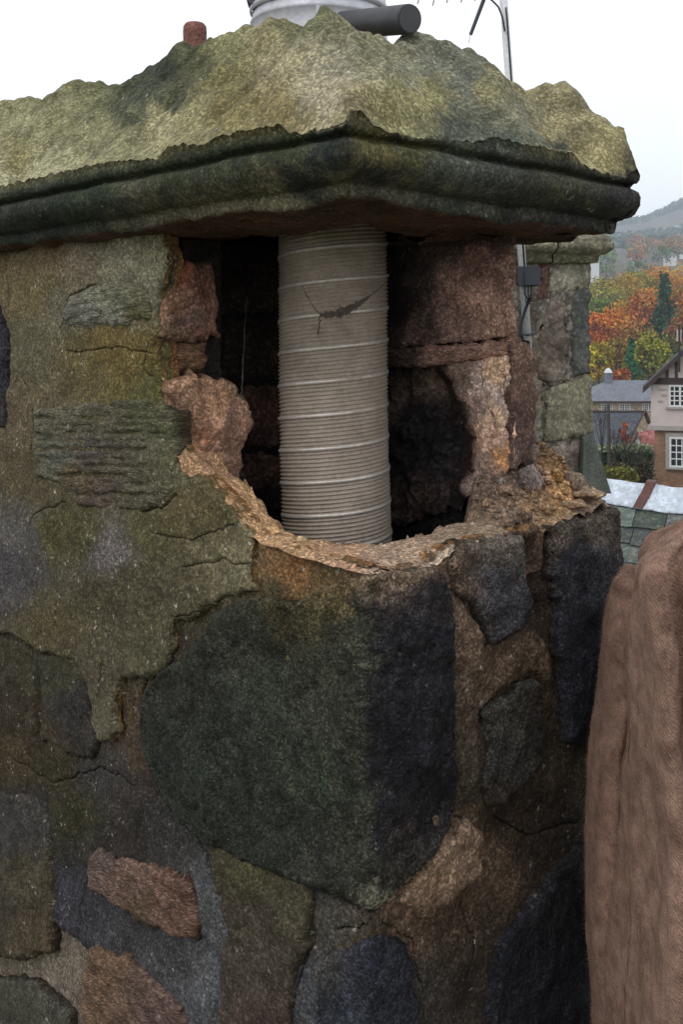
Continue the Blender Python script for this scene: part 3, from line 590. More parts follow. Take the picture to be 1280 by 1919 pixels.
def cap_top(A):
    p = np.column_stack([A, np.zeros(len(A))])
    a = A[:, 1] + OV; c = A[:, 0] + OV; e = e1v - A[:, 1]
    # crest heights along the two visible sides (control points), reached over the weathering slope
    hL = np.interp(A[:, 0], [-.1, .1, .25, .42, .6, .8, 1.05, 1.45, 1.62], [.47, .525, .585, .588, .598, .605, .588, .608, .60])
    hR = np.interp(A[:, 1], [-.1, .12, .22, .27, .32, .43, .51, .59, .67, .76], [.54, .505, .49, .492, .508, .540, .528, .515, .515, .46])
    hR = hR + .25 * smooth(A[:, 0], .24, .60)
    lo = .326
    sL = smooth(a, -.06, .30) ** .9; sR = smooth(c, -.05, .26) ** .9
    zL = lo + (hL - lo) * (1.08 * sL - .08); zR = lo + (hR - lo) * (1.08 * sR - .08)
    z = -np.log(np.exp(-zL * 45) + np.exp(-zR * 45)) / 45 + .012
    zE = lo + .03 + .42 * smooth(e, -.02, .08); z = np.minimum(z, zE)
    # the stub of a hip ridge that runs from the corner to the peak
    dd_ = np.abs(A[:, 0] * .58 - A[:, 1] * .81 - .02); al = A[:, 0] * .81 + A[:, 1] * .58
    z += .058 * np.exp(-(dd_ / .058) ** 2) * smooth(al, .0, .20) * (1 - smooth(al, .30, .38))
    n = fbm(p, 5, 4, .5, 41) * .026 + fbm(p, 18, 3, .5, 42) * .006 - .016 * smooth(np.abs(fbm(p, 9, 3, .5, 43)), 0, .5) + .008
    n += .012 * np.abs(fbm(p, 11, 3, .5, 45)) + fbm(p, 60, 3, .5, 46) * .0018
    n += .55 * np.clip(facets(A + .02 * np.stack([fbm(p, 7, 3, .5, 47), fbm(p, 7, 3, .5, 48)], 1), .16, .42, 49), -.05, .05) + .5 * np.clip(facets(A + .01 * np.stack([fbm(p, 14, 3, .5, 57), fbm(p, 14, 3, .5, 58)], 1), .07, .30, 50), -.02, .02)
    return z + n * (.25 + .75 * smooth(np.minimum(np.minimum(a, c), e), 0, .06))
zt = cap_top(A2)
# arris: the dark vertical band survives in places, elsewhere the weathering runs down to the groove
sB = np.where(Bc[:, 1] <= e0 + 1e-6, -Bc[:, 0], Bc[:, 1])
def arris(sB):
    q_ = np.column_stack([sB, sB * 0, sB * 0])
    kb = smooth(fbm(q_, 4.2, 3, .5, 51), -.25, .2)
    kb = np.maximum(kb, np.exp(-((sB + .62) / .25) ** 2)); kb = np.maximum(kb, np.exp(-((sB - .33) / .16) ** 2))
    return .309 + .026 * kb + .005 * fbm(q_, 45, 3, .6, 52)
zar = arris(sB)
zin = arris(np.where(dL_ < dR_, -A2[:, 0], A2[:, 1]))
top_edge = np.minimum(zt[:nb], zar); zt2 = zt.copy()
db = np.minimum(np.minimum(dL_, dR_), e1v - A2[:, 1]); bl = smooth(db, -.004, .026); zt2 = zin * (1 - bl) + zt2 * bl; zt2[:nb] = zar
V = [W(A2[:, 0], A2[:, 1], zt2)]; Fc = [T]
prof = [(.0895, -.004), (.0885, -.012), (.0875, None)]      # band below the arris (None = to the groove top)
rings = [(.091, .3155), (.0895, .309), (.084, .3045), (.073, .302), (.069, .2995), (.072, .297), (.080, .2945), (.0865, .290), (.0905, .284), (.092, .277), (.0905, .269), (.086, .261), (.079, .253), (.071, .246), (.064, .241), (.056, .2375), (.049, .236), (.0455, .2335), (.045, .228), (.044, .221), (.041, .214), (.034, .2105), (.02, .2095), (0., .209), (-.03, .208), (-.07, .208), (-.12, .208), (-.17, .208), (-.22, .208)]
prev = np.arange(nb); n0 = len(A2)
for j, (o, z) in enumerate(rings):
    k = 1.0
    uu = np.clip(Bc[:, 0], -o, UMAX - OV + o); v2 = np.clip(Bc[:, 1], -o, VMAX + o)
    end = (Bc[:, 1] > e1v - .10) & (Bc[:, 0] < e0 + .17)
    v2 = np.where(end, np.minimum(Bc[:, 1], e1v) - (OV - o) * 1.0, v2); uu = np.where(end, Bc[:, 0] + (OV - o) * .9, uu)
    z_ = np.full(nb, z)
    if j == 0: z_ = np.minimum(z_, zar - .002)
    if z >= .3: z_ = np.minimum(z_, zar - .002 * (j + 1))
    p = W(uu, v2, z_)
    am = .0028 if z > .215 else .008
    nz = np.stack([fbm(p, 9, 5, .6, s) for s in (61, 62, 63)], 1) * am
    p = p + nz
    if end.any(): p[end] = p[end] + np.stack([fbm(p[end], 14, 4, .6, s) for s in (65, 66, 67)], 1) * .014
    V.append(p); cur = n0 + np.arange(nb); n0 += nb
    nx = np.roll(prev, -1); nc = np.roll(cur, -1)
    Fc += [np.stack([prev, cur, nc], 1)[:, ::-1], np.stack([prev, nc, nx], 1)[:, ::-1]]
    prev = cur
V = np.vstack(V); Fc = np.vstack(Fc)
CAP_C = [(0, 250, (146, 138, 96)), (60, 230, (150, 142, 100)), (130, 220, (140, 132, 90)), (60, 290, (146, 134, 84)), (20, 320, (168, 158, 120)), (100, 310, (170, 160, 120)), (200, 180, (120, 116, 76)), (230, 260, (158, 148, 104)), (260, 200, (82, 84, 60)), (330, 130, (66, 70, 52)), (360, 190, (76, 76, 54)), (300, 170, (70, 74, 56)), (400, 110, (84, 84, 52)),
    (380, 215, (150, 138, 92)), (330, 230, (170, 158, 112)), (450, 90, (132, 124, 80)), (440, 150, (126, 116, 66)), (470, 200, (138, 122, 72)), (520, 70, (156, 142, 98)), (560, 130, (158, 142, 104)), (560, 200, (140, 122, 74)), (610, 50, (112, 110, 74)), (620, 110, (160, 148, 116)), (640, 170, (176, 160, 128)), (680, 130, (160, 148, 122)), (700, 180, (156, 138, 98)),
    (740, 110, (142, 134, 100)), (780, 120, (128, 122, 98)), (840, 120, (116, 114, 96)), (760, 190, (146, 134, 84)), (850, 190, (150, 138, 86)), (900, 150, (112, 112, 98)), (900, 200, (124, 122, 100)), (960, 170, (138, 128, 92)), (1040, 180, (150, 136, 96)), (1000, 210, (130, 126, 102)), (1070, 240, (156, 142, 100)), (1140, 290, (170, 154, 104)), (1180, 310, (160, 144, 92)),
    (900, 235, (84, 88, 76)), (1000, 270, (86, 90, 78)), (1060, 300, (76, 78, 66)), (1195, 330, (48, 46, 46)), (1190, 370, (46, 46, 46))]
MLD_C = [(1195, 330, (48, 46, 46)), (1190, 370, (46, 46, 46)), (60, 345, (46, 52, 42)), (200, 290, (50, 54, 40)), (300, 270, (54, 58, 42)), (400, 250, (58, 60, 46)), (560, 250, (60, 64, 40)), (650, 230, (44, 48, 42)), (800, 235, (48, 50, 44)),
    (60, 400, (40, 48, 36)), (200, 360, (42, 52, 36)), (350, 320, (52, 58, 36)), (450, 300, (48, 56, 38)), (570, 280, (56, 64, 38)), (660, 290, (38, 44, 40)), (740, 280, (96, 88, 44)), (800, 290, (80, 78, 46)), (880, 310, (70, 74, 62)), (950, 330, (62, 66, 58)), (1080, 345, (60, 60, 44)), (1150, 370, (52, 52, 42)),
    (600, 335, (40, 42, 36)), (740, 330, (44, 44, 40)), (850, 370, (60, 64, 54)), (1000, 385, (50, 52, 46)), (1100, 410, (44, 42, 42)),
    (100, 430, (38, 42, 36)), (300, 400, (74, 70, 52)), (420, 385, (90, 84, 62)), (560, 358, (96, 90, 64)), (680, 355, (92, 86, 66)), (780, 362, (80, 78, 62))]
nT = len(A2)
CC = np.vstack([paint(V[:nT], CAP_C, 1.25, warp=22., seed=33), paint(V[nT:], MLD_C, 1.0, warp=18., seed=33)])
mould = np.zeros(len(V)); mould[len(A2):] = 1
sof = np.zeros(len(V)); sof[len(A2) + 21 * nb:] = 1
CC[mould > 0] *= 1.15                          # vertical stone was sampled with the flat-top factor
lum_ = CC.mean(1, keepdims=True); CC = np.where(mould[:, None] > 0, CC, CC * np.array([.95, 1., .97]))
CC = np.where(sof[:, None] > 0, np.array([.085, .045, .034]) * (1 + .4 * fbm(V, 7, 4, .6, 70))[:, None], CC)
V = V + .021 * DL - .021 * DR                  # the coping oversails the left face a little more than the right one
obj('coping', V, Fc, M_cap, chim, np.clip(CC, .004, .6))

def at(px, py, Y): return np.array([(px - HX) / F * Y, Y, (HY - py) / F * Y])
# ================================================================== corrugated flue liner
LCu, LCv, LRad = .443, .350, .1135
lc = W(LCu, LCv, 0.)
liner = thing('flue_liner', (lc[0], lc[1], -.72), 'ribbed grey metal flue liner standing in the broken chimney opening', 'flue liner')
strip = .066; nth = 150; zs = np.arange(-.72, .26, .00105)
th = np.linspace(0, 2 * PI, nth, endpoint=False)
TH, ZZ = np.meshgrid(th, zs)
ph = (ZZ / strip - TH / (2 * PI)) % 1.0
rib = np.where(ph < .14, .55 + .45 * np.cos((ph - .07) / .07 * PI * .5) , .5 + .5 * np.cos((ph - .14) / .86 * 7 * 2 * PI + PI))
lp = np.column_stack([TH.ravel() * .3, ZZ.ravel(), np.zeros(ZZ.size)])
dent = fbm(np.column_stack([np.cos(TH.ravel()) * .1, np.sin(TH.ravel()) * .1, ZZ.ravel()]), 9, 3, .5, 71).reshape(ZZ.shape) * .0016
RR = LRad - .0046 + .0046 * rib + .0010 * (ph < .14) + dent
lean = -.012 * (ZZ + .35) * 1.4
bow = .0025 * np.sin(ZZ * 9)
LX = lc[0] + RR * np.cos(TH) - lean * -1.0 + bow; LY = lc[1] + RR * np.sin(TH)
LVv = np.stack([LX, LY, ZZ], -1).reshape(-1, 3)
nz = len(zs); I = np.arange(nz * nth).reshape(nz, nth)
Lq = np.stack([I[:-1], np.roll(I, -1, 1)[:-1], np.roll(I, -1, 1)[1:], I[1:]], -1).reshape(-1, 4)
def metal_mat(name, c, rough, metal, dust, dustc, sc=14, bump=.15):
    m, N, L, b = newmat(name); tc = N.new('ShaderNodeTexCoord')
    n = noise_node(N, L, tc.outputs['Object'], sc, 8, .65); n2 = noise_node(N, L, tc.outputs['Object'], sc * 9, 5, .7)
    f = mapr(N, L, n.outputs[0], .38, .66, 0, dust)
    cc = mixc(N, L, 'MIX', f, c, dustc); f2 = mapr(N, L, n2.outputs[0], .3, .7, .8, 1.2); cc = mixc(N, L, 'MULTIPLY', 1., cc, f2)
    L.new(cc, b.inputs['Base Color']); b.inputs['Roughness'].default_value = rough
    mm = mapr(N, L, n.outputs[0], .38, .66, metal, metal * (1 - dust)); L.new(mm, b.inputs['Metallic'])
    bp = N.new('ShaderNodeBump'); bp.inputs['Strength'].default_value = bump; bp.inputs['Distance'].default_value = .003
    L.new(n2.outputs[0], bp.inputs['Height']); L.new(bp.outputs[0], b.inputs['Normal'])
    return m
M_liner = metal_mat('dull_stainless', (.46, .395, .33), .55, .3, .5, (.20, .165, .13))
obj('corrugated_tube', LVv, Lq, M_liner, liner)
sb = MB()
# the flat seam of the spiral, a little proud
path = []
sm_v, sm_f = [], []
tt = np.arange(-.72 / strip, .255 / strip, 1 / 96.)
for i, t in enumerate(tt):
    z = t * strip; a = (t % 1.0) * 2 * PI
    cx = lc[0] + (-.012 * (z + .35) * 1.4) + .0025 * math.sin(z * 9)
    for k, (dz, dr) in enumerate(((.0014, .0006), (.0020, .0018), (.0068, .0018), (.0078, .0006))):
        r = LRad + dr; sm_v.append((cx + r * math.cos(a), lc[1] + r * math.sin(a), z + dz))
    if i:
        for k in range(3): sm_f.append((4 * (i - 1) + k, 4 * i + k, 4 * i + k + 1, 4 * (i - 1) + k + 1))
obj('seam', sm_v, np.array(sm_f), metal_mat('seam_steel', (.66, .61, .55), .4, .5, .35, (.24, .20, .17)), liner)

# cobweb hanging across the liner
M_web = plain_mat('sooty_cobweb', (.075, .06, .049), .95, var=.5, scale=120)
web = thing('cobweb', tuple(at(600, 620, 2.02)), 'sooty cobweb strands hung in a slack V across the liner', 'cobweb')
mb = MB()
A_, B_, C_ = at(566, 535, 2.05), at(600, 590, 2.00), at(728, 526, 2.02)
rr = np.random.default_rng(9)
def strand(mb, p, q, sag, r, n=14, jit=.002, seed=0):
    g = np.random.default_rng(seed); pts = []
    for i in range(n + 1):
        t = i / n; x = p + (q - p) * t; x = x + np.array([0, 0, -sag * 4 * t * (1 - t)]) + g.normal(size=3) * jit * (0 < i < n); pts.append(x)
    mb.tube(pts, [r * g.uniform(.5, 1.5) for _ in pts], 5)
strand(mb, A_, B_, .006, .0008, 30, .0006, seed=1); strand(mb, B_, at(596, 628, 2.0), 0, .0013, 10, .0006, seed=3)
wvv, wff = [], []; nW = 44
for i in range(nW + 1):
    t = i / nW; p = B_ + (C_ - B_) * t + np.array([0, 0, -.020 * 4 * t * (1 - t) * (1 - .3 * t)])
    hw_ = (.0065 * math.sin(PI * min(1, t * 1.15 + .12)) ** .7 + .001) * (1 + .5 * rr.normal() * .5)
    for k in range(3): wvv.append(p + np.array([0, -.002 * (k == 1), (k - 1) * hw_]))
    if i:
        for k in range(2): a = 3 * (i - 1) + k; wff.append((a, a + 3, a + 4, a + 1))
obj('web_sheet', wvv, wff, M_web, web)
mb.build('strand', M_web, web)
web2 = thing('cobweb', tuple(at(455, 735, 2.05)), 'single pale cobweb thread hanging left of the liner', 'cobweb')
mb = MB(); strand(mb, at(462, 560, 2.2), at(455, 700, 2.05), 0, .0006, 12, .001, 5); strand(mb, at(455, 700, 2.05), at(452, 740, 2.04), 0, .0009, 6, .001, 6)

mb.build('strand', plain_mat('pale_cobweb', (.07, .062, .054), .9), web2)

# ================================================================== metal cowl base, black pipe and clay stub on top of the coping
M_cowl = metal_mat('galvanised', (.50, .50, .54), .5, .45, .4, (.38, .38, .42), 5, .05)
cc = np.array([-.049, 2.36, .575])
cowl = thing('chimney_cowl', tuple(cc), 'round pale grey metal cowl base standing behind the peak of the coping', 'cowl')
mb = MB(); mb.lathe(cc, [(.150, 0), (.150, .09), (.149, .115), (.152, .119), (.153, .124), (.150, .130), (.147, .137), (.147, .26), (.142, .26), (.142, 0)], 72); mb.build('drum', M_cowl, cowl, True)
mb = MB(); mb.lathe(cc, [(.1505, .143), (.154, .147), (.1545, .153), (.1505, .158)], 72); mb.build('bead', M_cowl, cowl, True)
mb = MB(); mb.box(cc[0] - .004, cc[0] + .004, cc[1] - .1545, cc[1] - .1495, cc[2] + .0, cc[2] + .118); mb.build('lap_seam', M_cowl, cowl)
mb = MB(); mb.prism([tuple(at(462, -14, 2.30)), tuple(at(462, 2, 2.30)), tuple(at(480, 14, 2.30)), tuple(at(488, -14, 2.30))], (0, .05, 0)); mb.build('bracket', plain_mat('dark_steel', (.06, .06, .065), .5, .5), cowl)
M_black = plain_mat('black_plastic', (.038, .038, .044), .5, var=.3, scale=30, bump=.1)
p0, p1 = at(668, 46, 2.14), at(768, 37, 1.98)
pipe = thing('pipe', tuple(p0), 'short black round pipe end sticking out to the right of the cowl', 'pipe')
ax = (p1 - p0) / np.linalg.norm(p1 - p0)
mb = MB(); mb.tube([p0 - ax * .05, p0, p1 - ax * .004, p1 - ax * .001, p1], [.0275, .0275, .0275, .0268, .025], 40); mb.build('tube', M_black, pipe, False)
for p in pipe.children[0].data.polygons: p.use_smooth = len(p.vertices) == 4
mb = MB(); mb.tube([p1 - ax * .001, p1 + ax * .0015], [.0235, .0235], 40); mb.build('end_cap', plain_mat('grey_plastic', (.07, .07, .078), .5), pipe)
M_terra = stone_mat('red_clay', color=(.20, .095, .075), blotch=.25, bscale=30, grain=.3, bump=.4)
stub_c = np.array([-.338, 2.46, .56])
stub = thing('clay_stub', tuple(stub_c), 'small reddish brown clay stub showing above the left slope of the coping', 'clay stub')
mb = MB(); mb.lathe(stub_c, [(.028, 0), (.027, .135), (.0275, .150), (.0265, .164), (.021, .171), (.014, .172), (.012, .162), (.012, .05)], 24)
mb.build('stub', M_terra, stub, True)

# ================================================================== second chimney with its coping, junction box and aerial mast
A2r = math.radians(14)
EX = np.array([math.cos(A2r), math.sin(A2r), 0.]); NF = np.array([math.sin(A2r), -math.cos(A2r), 0.])
P2 = at(1104, 560, 5.05); P2[2] = 0          # right front corner of the second stack
fz = -3.2
far = thing('stone_chimney', (P2[0] - .4, P2[1] + .2, fz), 'smaller pale squared stone chimney standing beyond the right end of the broken one', 'chimney')
FP = Plane(P2, EX, DZ)
M_fs = stone_mat('pale_ashlar', blotch=.3, bscale=9, grain=.3, gscale=70, speck=.03, sscale=40, bump=.45, bscl=40)
def rbox(name, a0, a1, b0, b1, z0, z1, mat, parent):    # box in the second stack's frame: a along the front, b into depth
    mb = MB(); c = [P2 + EX * a - NF * b_ + DZ * z for z in (z0, z1) for (a, b_) in ((a0, b0), (a1, b0), (a1, b1), (a0, b1))]
    mb.add(c, [(0, 3, 2, 1), (4, 5, 6, 7), (0, 1, 5, 4), (1, 2, 6, 5), (2, 3, 7, 6), (3, 0, 4, 7)]); return mb.build(name, mat, parent)
rbox('core', -.78, -.004, .02, .62, fz, .42, stone_mat('pale_mortar', color=(.17, .15, .125), blotch=.3, bscale=9, grain=.5, gscale=50, bump=.8, bscl=40), far)
def fstone(pts, c, **k):
    ctrl = [(x, y, tuple(np.clip(np.array(c) + RNG.uniform(-14, 14), 0, 255))) for x, y in pts]
    d = dict(E=1.35, res=.02, depth=.03, edge=.012, base=-.008, rough=.010, rscale=9, jag=.012, side=(110, 98, 82), seed=int(RNG.integers(90, 140))); d.update(k)
    return slab('stone', pts, FP, far, M_fs, ctrl=ctrl, **d)
fstone([(1035, 488), (1106, 486), (1107, 540), (1060, 550), (1034, 560)], (150, 144, 122))
fstone([(1030, 570), (1062, 556), (1066, 640), (1064, 716), (1024, 722), (1012, 700), (1010, 640)], (132, 116, 102), rough=.02)
fstone([(1073, 547), (1107, 541), (1110, 700), (1074, 708)], (92, 94, 88))
fstone([(1026, 728), (1111, 706), (1114, 812), (1023, 834)], (154, 148, 122), base=.0)
fstone([(1024, 842), (1092, 826), (1092, 900), (1060, 906), (1024, 880)], (140, 126, 112))
fstone([(975, 490), (1012, 489), (1012, 560), (975, 566)], (140, 128, 112)); fstone([(975, 572), (1010, 566), (1006, 650), (975, 655)], (118, 104, 92))
fstone([(975, 662), (1006, 655), (1010, 720), (1020, 740), (1018, 850), (975, 860)], (150, 140, 120))
fstone([(1015, 494), (1031, 492), (1031, 560), (1014, 566)], (120, 80, 66), rough=.015)
# coping of the second stack: two stones with a joint
M_fc = stone_mat('mossy_ashlar', color=(.20, .185, .13), blotch=.4, bscale=10, grain=.35, gscale=70, moss=.4, moss_col=(.09, .095, .04), bump=.8, bscl=40)
cp = [(.0, .365), (.03, .37), (.035, .40), (.06, .41), (.085, .43), (.085, .455), (.07, .462), (.075, .475), (.07, .49), (-.02, .565), (-.10, .60)]
cv = []; cuts = [-.90, -.62, -.20, .0]
for j in range(3):
    mb = MB(); a0, a1 = cuts[j], cuts[j + 1]; n = 8; Vc = []; Fcc = []
    last = j == 2
    for i in range(n + 1):
        t = i / n
        for (o, z) in cp:
            a = a0 + .004 + (a1 - a0 - .008) * t
            if last: a = a0 + .004 + (a1 + max(o, -.12) - a0 - .004) * t
            q = P2 + EX * a + NF * o + DZ * z
            Vc.append(q)
    Vc = np.array(Vc); Vc = Vc + .006 * np.stack([fbm(Vc, 12, 4, .6, s) for s in (81, 82, 83)], 1)
    m_ = len(cp)
    for i in range(n):
        for k in range(m_ - 1): Fcc.append((i * m_ + k, (i + 1) * m_ + k, (i + 1) * m_ + k + 1, i * m_ + k + 1))
    Fcc.append(tuple(range(m_))[::-1])
    if last:                                    # right return of the moulding
        b0 = n * m_; Vr = [v for v in Vc]
        for k, (o, z) in enumerate(cp): Vr.append(P2 + EX * max(o, -.12) - NF * .6 + DZ * z)
        b1 = len(Vc)
        for k in range(m_ - 1): Fcc.append((b0 + k, b1 + k, b1 + k + 1, b0 + k + 1))
        Vc = np.array(Vr)
    obj('coping', Vc, Fcc, M_fc, far)
rbox('coping_top', -.88, -.06, .08, .6, .37, .585, M_fc, far)
# slate-grey cement flaunching leaning on the stack's right foot
mb = MB(); pw = [at(1094, 822, 4.96), at(1112, 812, 5.02), at(1126, 860, 5.0), at(1146, 925, 4.98), at(1092, 925, 4.92)]
mb.prism([tuple(p) for p in pw], (.03, .34, 0)); mb.build('flashing', stone_mat('dark_flashing', color=(.085, .092, .08), blotch=.25, bscale=12, grain=.25, bump=.3), far)
# aerial
M_al = metal_mat('grey_aluminium', (.66, .66, .68), .5, .15, .5, (.5, .5, .52), 8, .03)
m0, m1 = at(991, 668, 4.80), at(941, -40, 4.80)
aer = thing('television_aerial', tuple(m0), 'leaning grey mast with a television aerial, its foot strapped to the second chimney', 'aerial')
def on_mast(y): return m0 + (m1 - m0) * ((668 - y) / 708.)
mb = MB(); mb.tube([m0, m1], .0185, 20); mb.build('mast', M_al, aer, True)
M_dk = plain_mat('dark_plastic', (.020, .025, .034), .55, var=.25, scale=20)
M_rust = plain_mat('rusty_steel', (.075, .04, .03), .8, var=.4, scale=40)
jb = on_mast(520) + np.array([.012, -.05, 0])
def cbox(name, c, sx, sy, sz, mat, parent, bev=.008):
    mb = MB(); x, y, z = c; b = bev
    poly = [(x - sx / 2 + b, z - sz / 2), (x + sx / 2 - b, z - sz / 2), (x + sx / 2, z - sz / 2 + b), (x + sx / 2, z + sz / 2 - b), (x + sx / 2 - b, z + sz / 2), (x - sx / 2 + b, z + sz / 2), (x - sx / 2, z + sz / 2 - b), (x - sx / 2, z - sz / 2 + b)]
    mb.prism([(p[0], y - sy / 2, p[1]) for p in poly], (0, sy, 0)); return mb.build(name, mat, parent)
cbox('junction_box', jb, .098, .06, .086, M_dk, aer); cbox('box_lid', jb + np.array([.014, -.034, -.002]), .070, .012, .076, M_dk, aer)
for y0_, y1_, x0_, x1_ in ((516, 505, 1006, 1030), (562, 552, 985, 1034)):
    a_, b_ = at(x0_, y0_, 4.78), at(x1_, y1_, 4.85)
    mb = MB(); dz = .017
    for (z0_, z1_) in ((-.017, -.010), (.010, .017)): mb.prism([tuple(a_ + [0, 0, z0_]), tuple(b_ + [0, 0, z0_]), tuple(b_ + [0, 0, z1_]), tuple(a_ + [0, 0, z1_])], (0, .02, 0))
    for k in range(5):
        q = a_ + (b_ - a_) * (k / 4.); e = (b_ - a_) * .045
        q0, q1 = q - e * (k > 0), q + e * (k < 4); mb.prism([tuple(q0 + [0, 0, -.0101]), tuple(q1 + [0, 0, -.0101]), tuple(q1 + [0, 0, .0101]), tuple(q0 + [0, 0, .0101])], (0, .019, 0))
    mb.build('bracket', M_rust, aer)
for k, x in enumerate((984, 990, 996)):
    st = at(x, 536, 4.73); pth = [st, st + [0, 0, -.04], at(990 + 2 * k, 562, 4.75), at(984 + k, 580, 4.76), at(976 + k, 606, 4.77), at(974 + 1.5 * k, 626, 4.77), at(979 + k, 636, 4.77)]
    mb = MB(); mb.tube(pth, .0045, 6); mb.build('cable', M_dk, aer, True)
mb = MB(); mb.tube([at(979, 627, 4.72), at(990, 628, 4.72), at(1004, 625, 4.80)], .0055, 6); mb.build('strap', M_dk, aer)
mb = MB(); mb.tube([on_mast(18) + [.004, -.022, 0]] + [on_mast(y) + [.006, -.022, 0] for y in (40, 90, 200, 320, 440, 500)], .0042, 6); mb.build('cable', M_dk, aer, True)
mb = MB(); mb.tube([at(908, -6, 4.76), at(922, 2, 4.76), at(934, 14, 4.76), at(942, 34, 4.77), at(946, 60, 4.77)], .0042, 6); mb.build('cable', M_dk, aer, True)
mb = MB(); mb.tube([at(760, -9, 4.7), at(960, -16, 4.85)], .009, 8); mb.build('boom', M_al, aer)
for k, (x, x2, y2) in enumerate(((786, 783, 9), (815, 811, 12), (842, 837, 7), (868, 864, 6), (893, 890, 3), (800, 797, -2))):
    mb = MB(); mb.tube([at(x + 8, -40, 4.72 + .01 * k), at(x2, y2, 4.72 + .01 * k)], .0028, 6); mb.build('director', M_dk, aer)
mb = MB(); mb.tube([at(914, -20, 4.76), at(907, 0, 4.76), at(882, 66, 4.74)], [.009, .009, .008], 8); mb.build('dipole', M_dk, aer)
mb = MB(); mb.tube([at(882, 66, 4.74), at(878, 82, 4.74)], .0025, 6); mb.build('dipole_tip', M_al, aer)

# ================================================================== slate roof with a lead ridge, right
rf0, rf1 = at(1090, 903, 8.3), at(1420, 938, 7.7)
ex = rf1 - rf0; Lr = np.linalg.norm(ex[:2]); exh = np.array([ex[0], ex[1], ex[2]]) / np.linalg.norm(ex)
fwd = np.cross(exh, DZ); fwd /= np.linalg.norm(fwd)            # towards the camera
pit = math.radians(36); dn = fwd * math.cos(pit) - DZ * math.sin(pit); nr = np.cross(exh, dn); nr = nr if nr[2] > 0 else -nr
roof = thing('slate_roof', tuple((rf0 + rf1) / 2 - [0, 0, 1.2]), 'grey green slate roof with a pale lead ridge, behind the brown cloth', 'roof')
M_slate = stone_mat('welsh_slate', blotch=.3, bscale=7, grain=.3, gscale=60, speck=.08, sscale=22, speck_col=(.22, .24, .2), moss=.4, moss_col=(.09, .10, .05), bump=.35, bscl=30, rough=.75)
mb = MB(); q = [rf0 + dn * .02, rf1 + dn * .02, rf1 + dn * 2.2, rf0 + dn * 2.2]
q2 = [rf0 - fwd * .05 - nr * .06, rf1 - fwd * .05 - nr * .06]
back_dn = -fwd * math.cos(pit) - DZ * math.sin(pit)
mb.prism([tuple(rf0 - nr * .03), tuple(rf0 + dn * 2.3 - nr * .03), tuple(rf0 + back_dn * 2.3)], tuple(rf1 - rf0))
mb.build('roof_deck', plain_mat('dark_boards', (.05, .045, .04), .9), roof)
Lt = np.linalg.norm(rf1 - rf0); rows = 9; gauge = .165
for r_i in range(rows):
    x = -(r_i % 2) * .11 + RNG.uniform(-.02, .02)
    while x < Lt:
        wd = .225 + RNG.uniform(-.03, .03); d0 = .20 + r_i * gauge; d1 = d0 + gauge + .07; yj = RNG.uniform(-.01, .012)
        c = [rf0 + exh * max(x, 0) + dn * d0 + nr * .004, rf0 + exh * min(x + wd - .006, Lt) + dn * d0 + nr * .004, rf0 + exh * min(x + wd - .006, Lt) + dn * (d1 + yj) + nr * (.020 + RNG.uniform(0, .006)), rf0 + exh * max(x, 0) + dn * (d1 + yj + RNG.uniform(-.006, .006)) + nr * (.020 + RNG.uniform(0, .006))]
        if np.dot(c[1] - c[0], exh) > .03:
            V8 = np.array(c + [p - nr * .009 for p in c]); col = lin(np.array([92, 98, 94]) + RNG.uniform(-22, 22) + RNG.uniform(-4, 4, 3)) / 1.0
            obj('slate', V8, [(0, 1, 2, 3), (7, 6, 5, 4), (0, 4, 5, 1), (1, 5, 6, 2), (2, 6, 7, 3), (3, 7, 4, 0)], M_slate, roof, np.tile(col, (8, 1)), shade=False)
        x += wd
M_lead = stone_mat('lead_sheet', color=(.50, .55, .62), blotch=.22, bscale=5, grain=.12, gscale=30, bump=.2, bscl=12, rough=.55)
def lead(x0, x1, seed):
    n = 36; Vc = []; Fcc = []
    pr_ = [(-.16, -.02), (-.07, .035), (0., .055), (.05, .045), (.10, .03), (.125, .022), (.135, .034), (.15, .03), (.20, .022), (.235, .028), (.237, .018)]
    for i in range(n + 1):
        x = x0 + (x1 - x0) * i / n; g = np.array([[x * 2.6, seed, 0.]]); wv = float(fbm(g, 1., 3, .5, seed)[0]); lo = float(fbm(g + 7, 1.6, 3, .5, seed)[0])
        for k, (d, h) in enumerate(pr_):
            if d < 0: p = rf0 + exh * x + back_dn * (-d) + DZ * (h + .02)
            else: p = rf0 + exh * x + dn * (d + (.018 * lo if k > 3 else 0)) + nr * h
            Vc.append(p + DZ * (.016 * wv * (1 if k < 6 else .4)))
    m_ = len(pr_)
    for i in range(n):
        for k in range(m_ - 1): Fcc.append((i * m_ + k, i * m_ + k + 1, (i + 1) * m_ + k + 1, (i + 1) * m_ + k))
    return obj('lead_ridge', Vc, Fcc, M_lead, roof)
def ridge_x(px): return np.dot(hit(px, 930, rf0, np.cross(exh, DZ)) - rf0, exh)
xs = ridge_x(1221)
lead(0, xs + .05, 1); lead(xs + .01, Lt, 2)
mb = MB(); w_ = .035; st_ = []
for (d, h) in ((-.10, .03), (-.04, .062), (.0, .078), (.05, .062), (.10, .046), (.14, .050), (.20, .038), (.245, .032)):
    p = (rf0 + dn * d + nr * h) if d >= 0 else rf0 + back_dn * (-d) + DZ * (h + .03)
    st_.append((p, d))
Vc = []; Fcc = []
for i, (p, d) in enumerate(st_):
    sk = -.25 * max(d, 0)
    Vc += [p + exh * (xs - w_ + sk), p + exh * (xs + w_ + sk), p + exh * (xs + w_ + sk) - nr * .02, p + exh * (xs - w_ + sk) - nr * .02]
    if i: a = 4 * (i - 1); Fcc += [(a, a + 4, a + 5, a + 1), (a + 1, a + 5, a + 6, a + 2), (a + 3, a + 7, a + 4, a)]
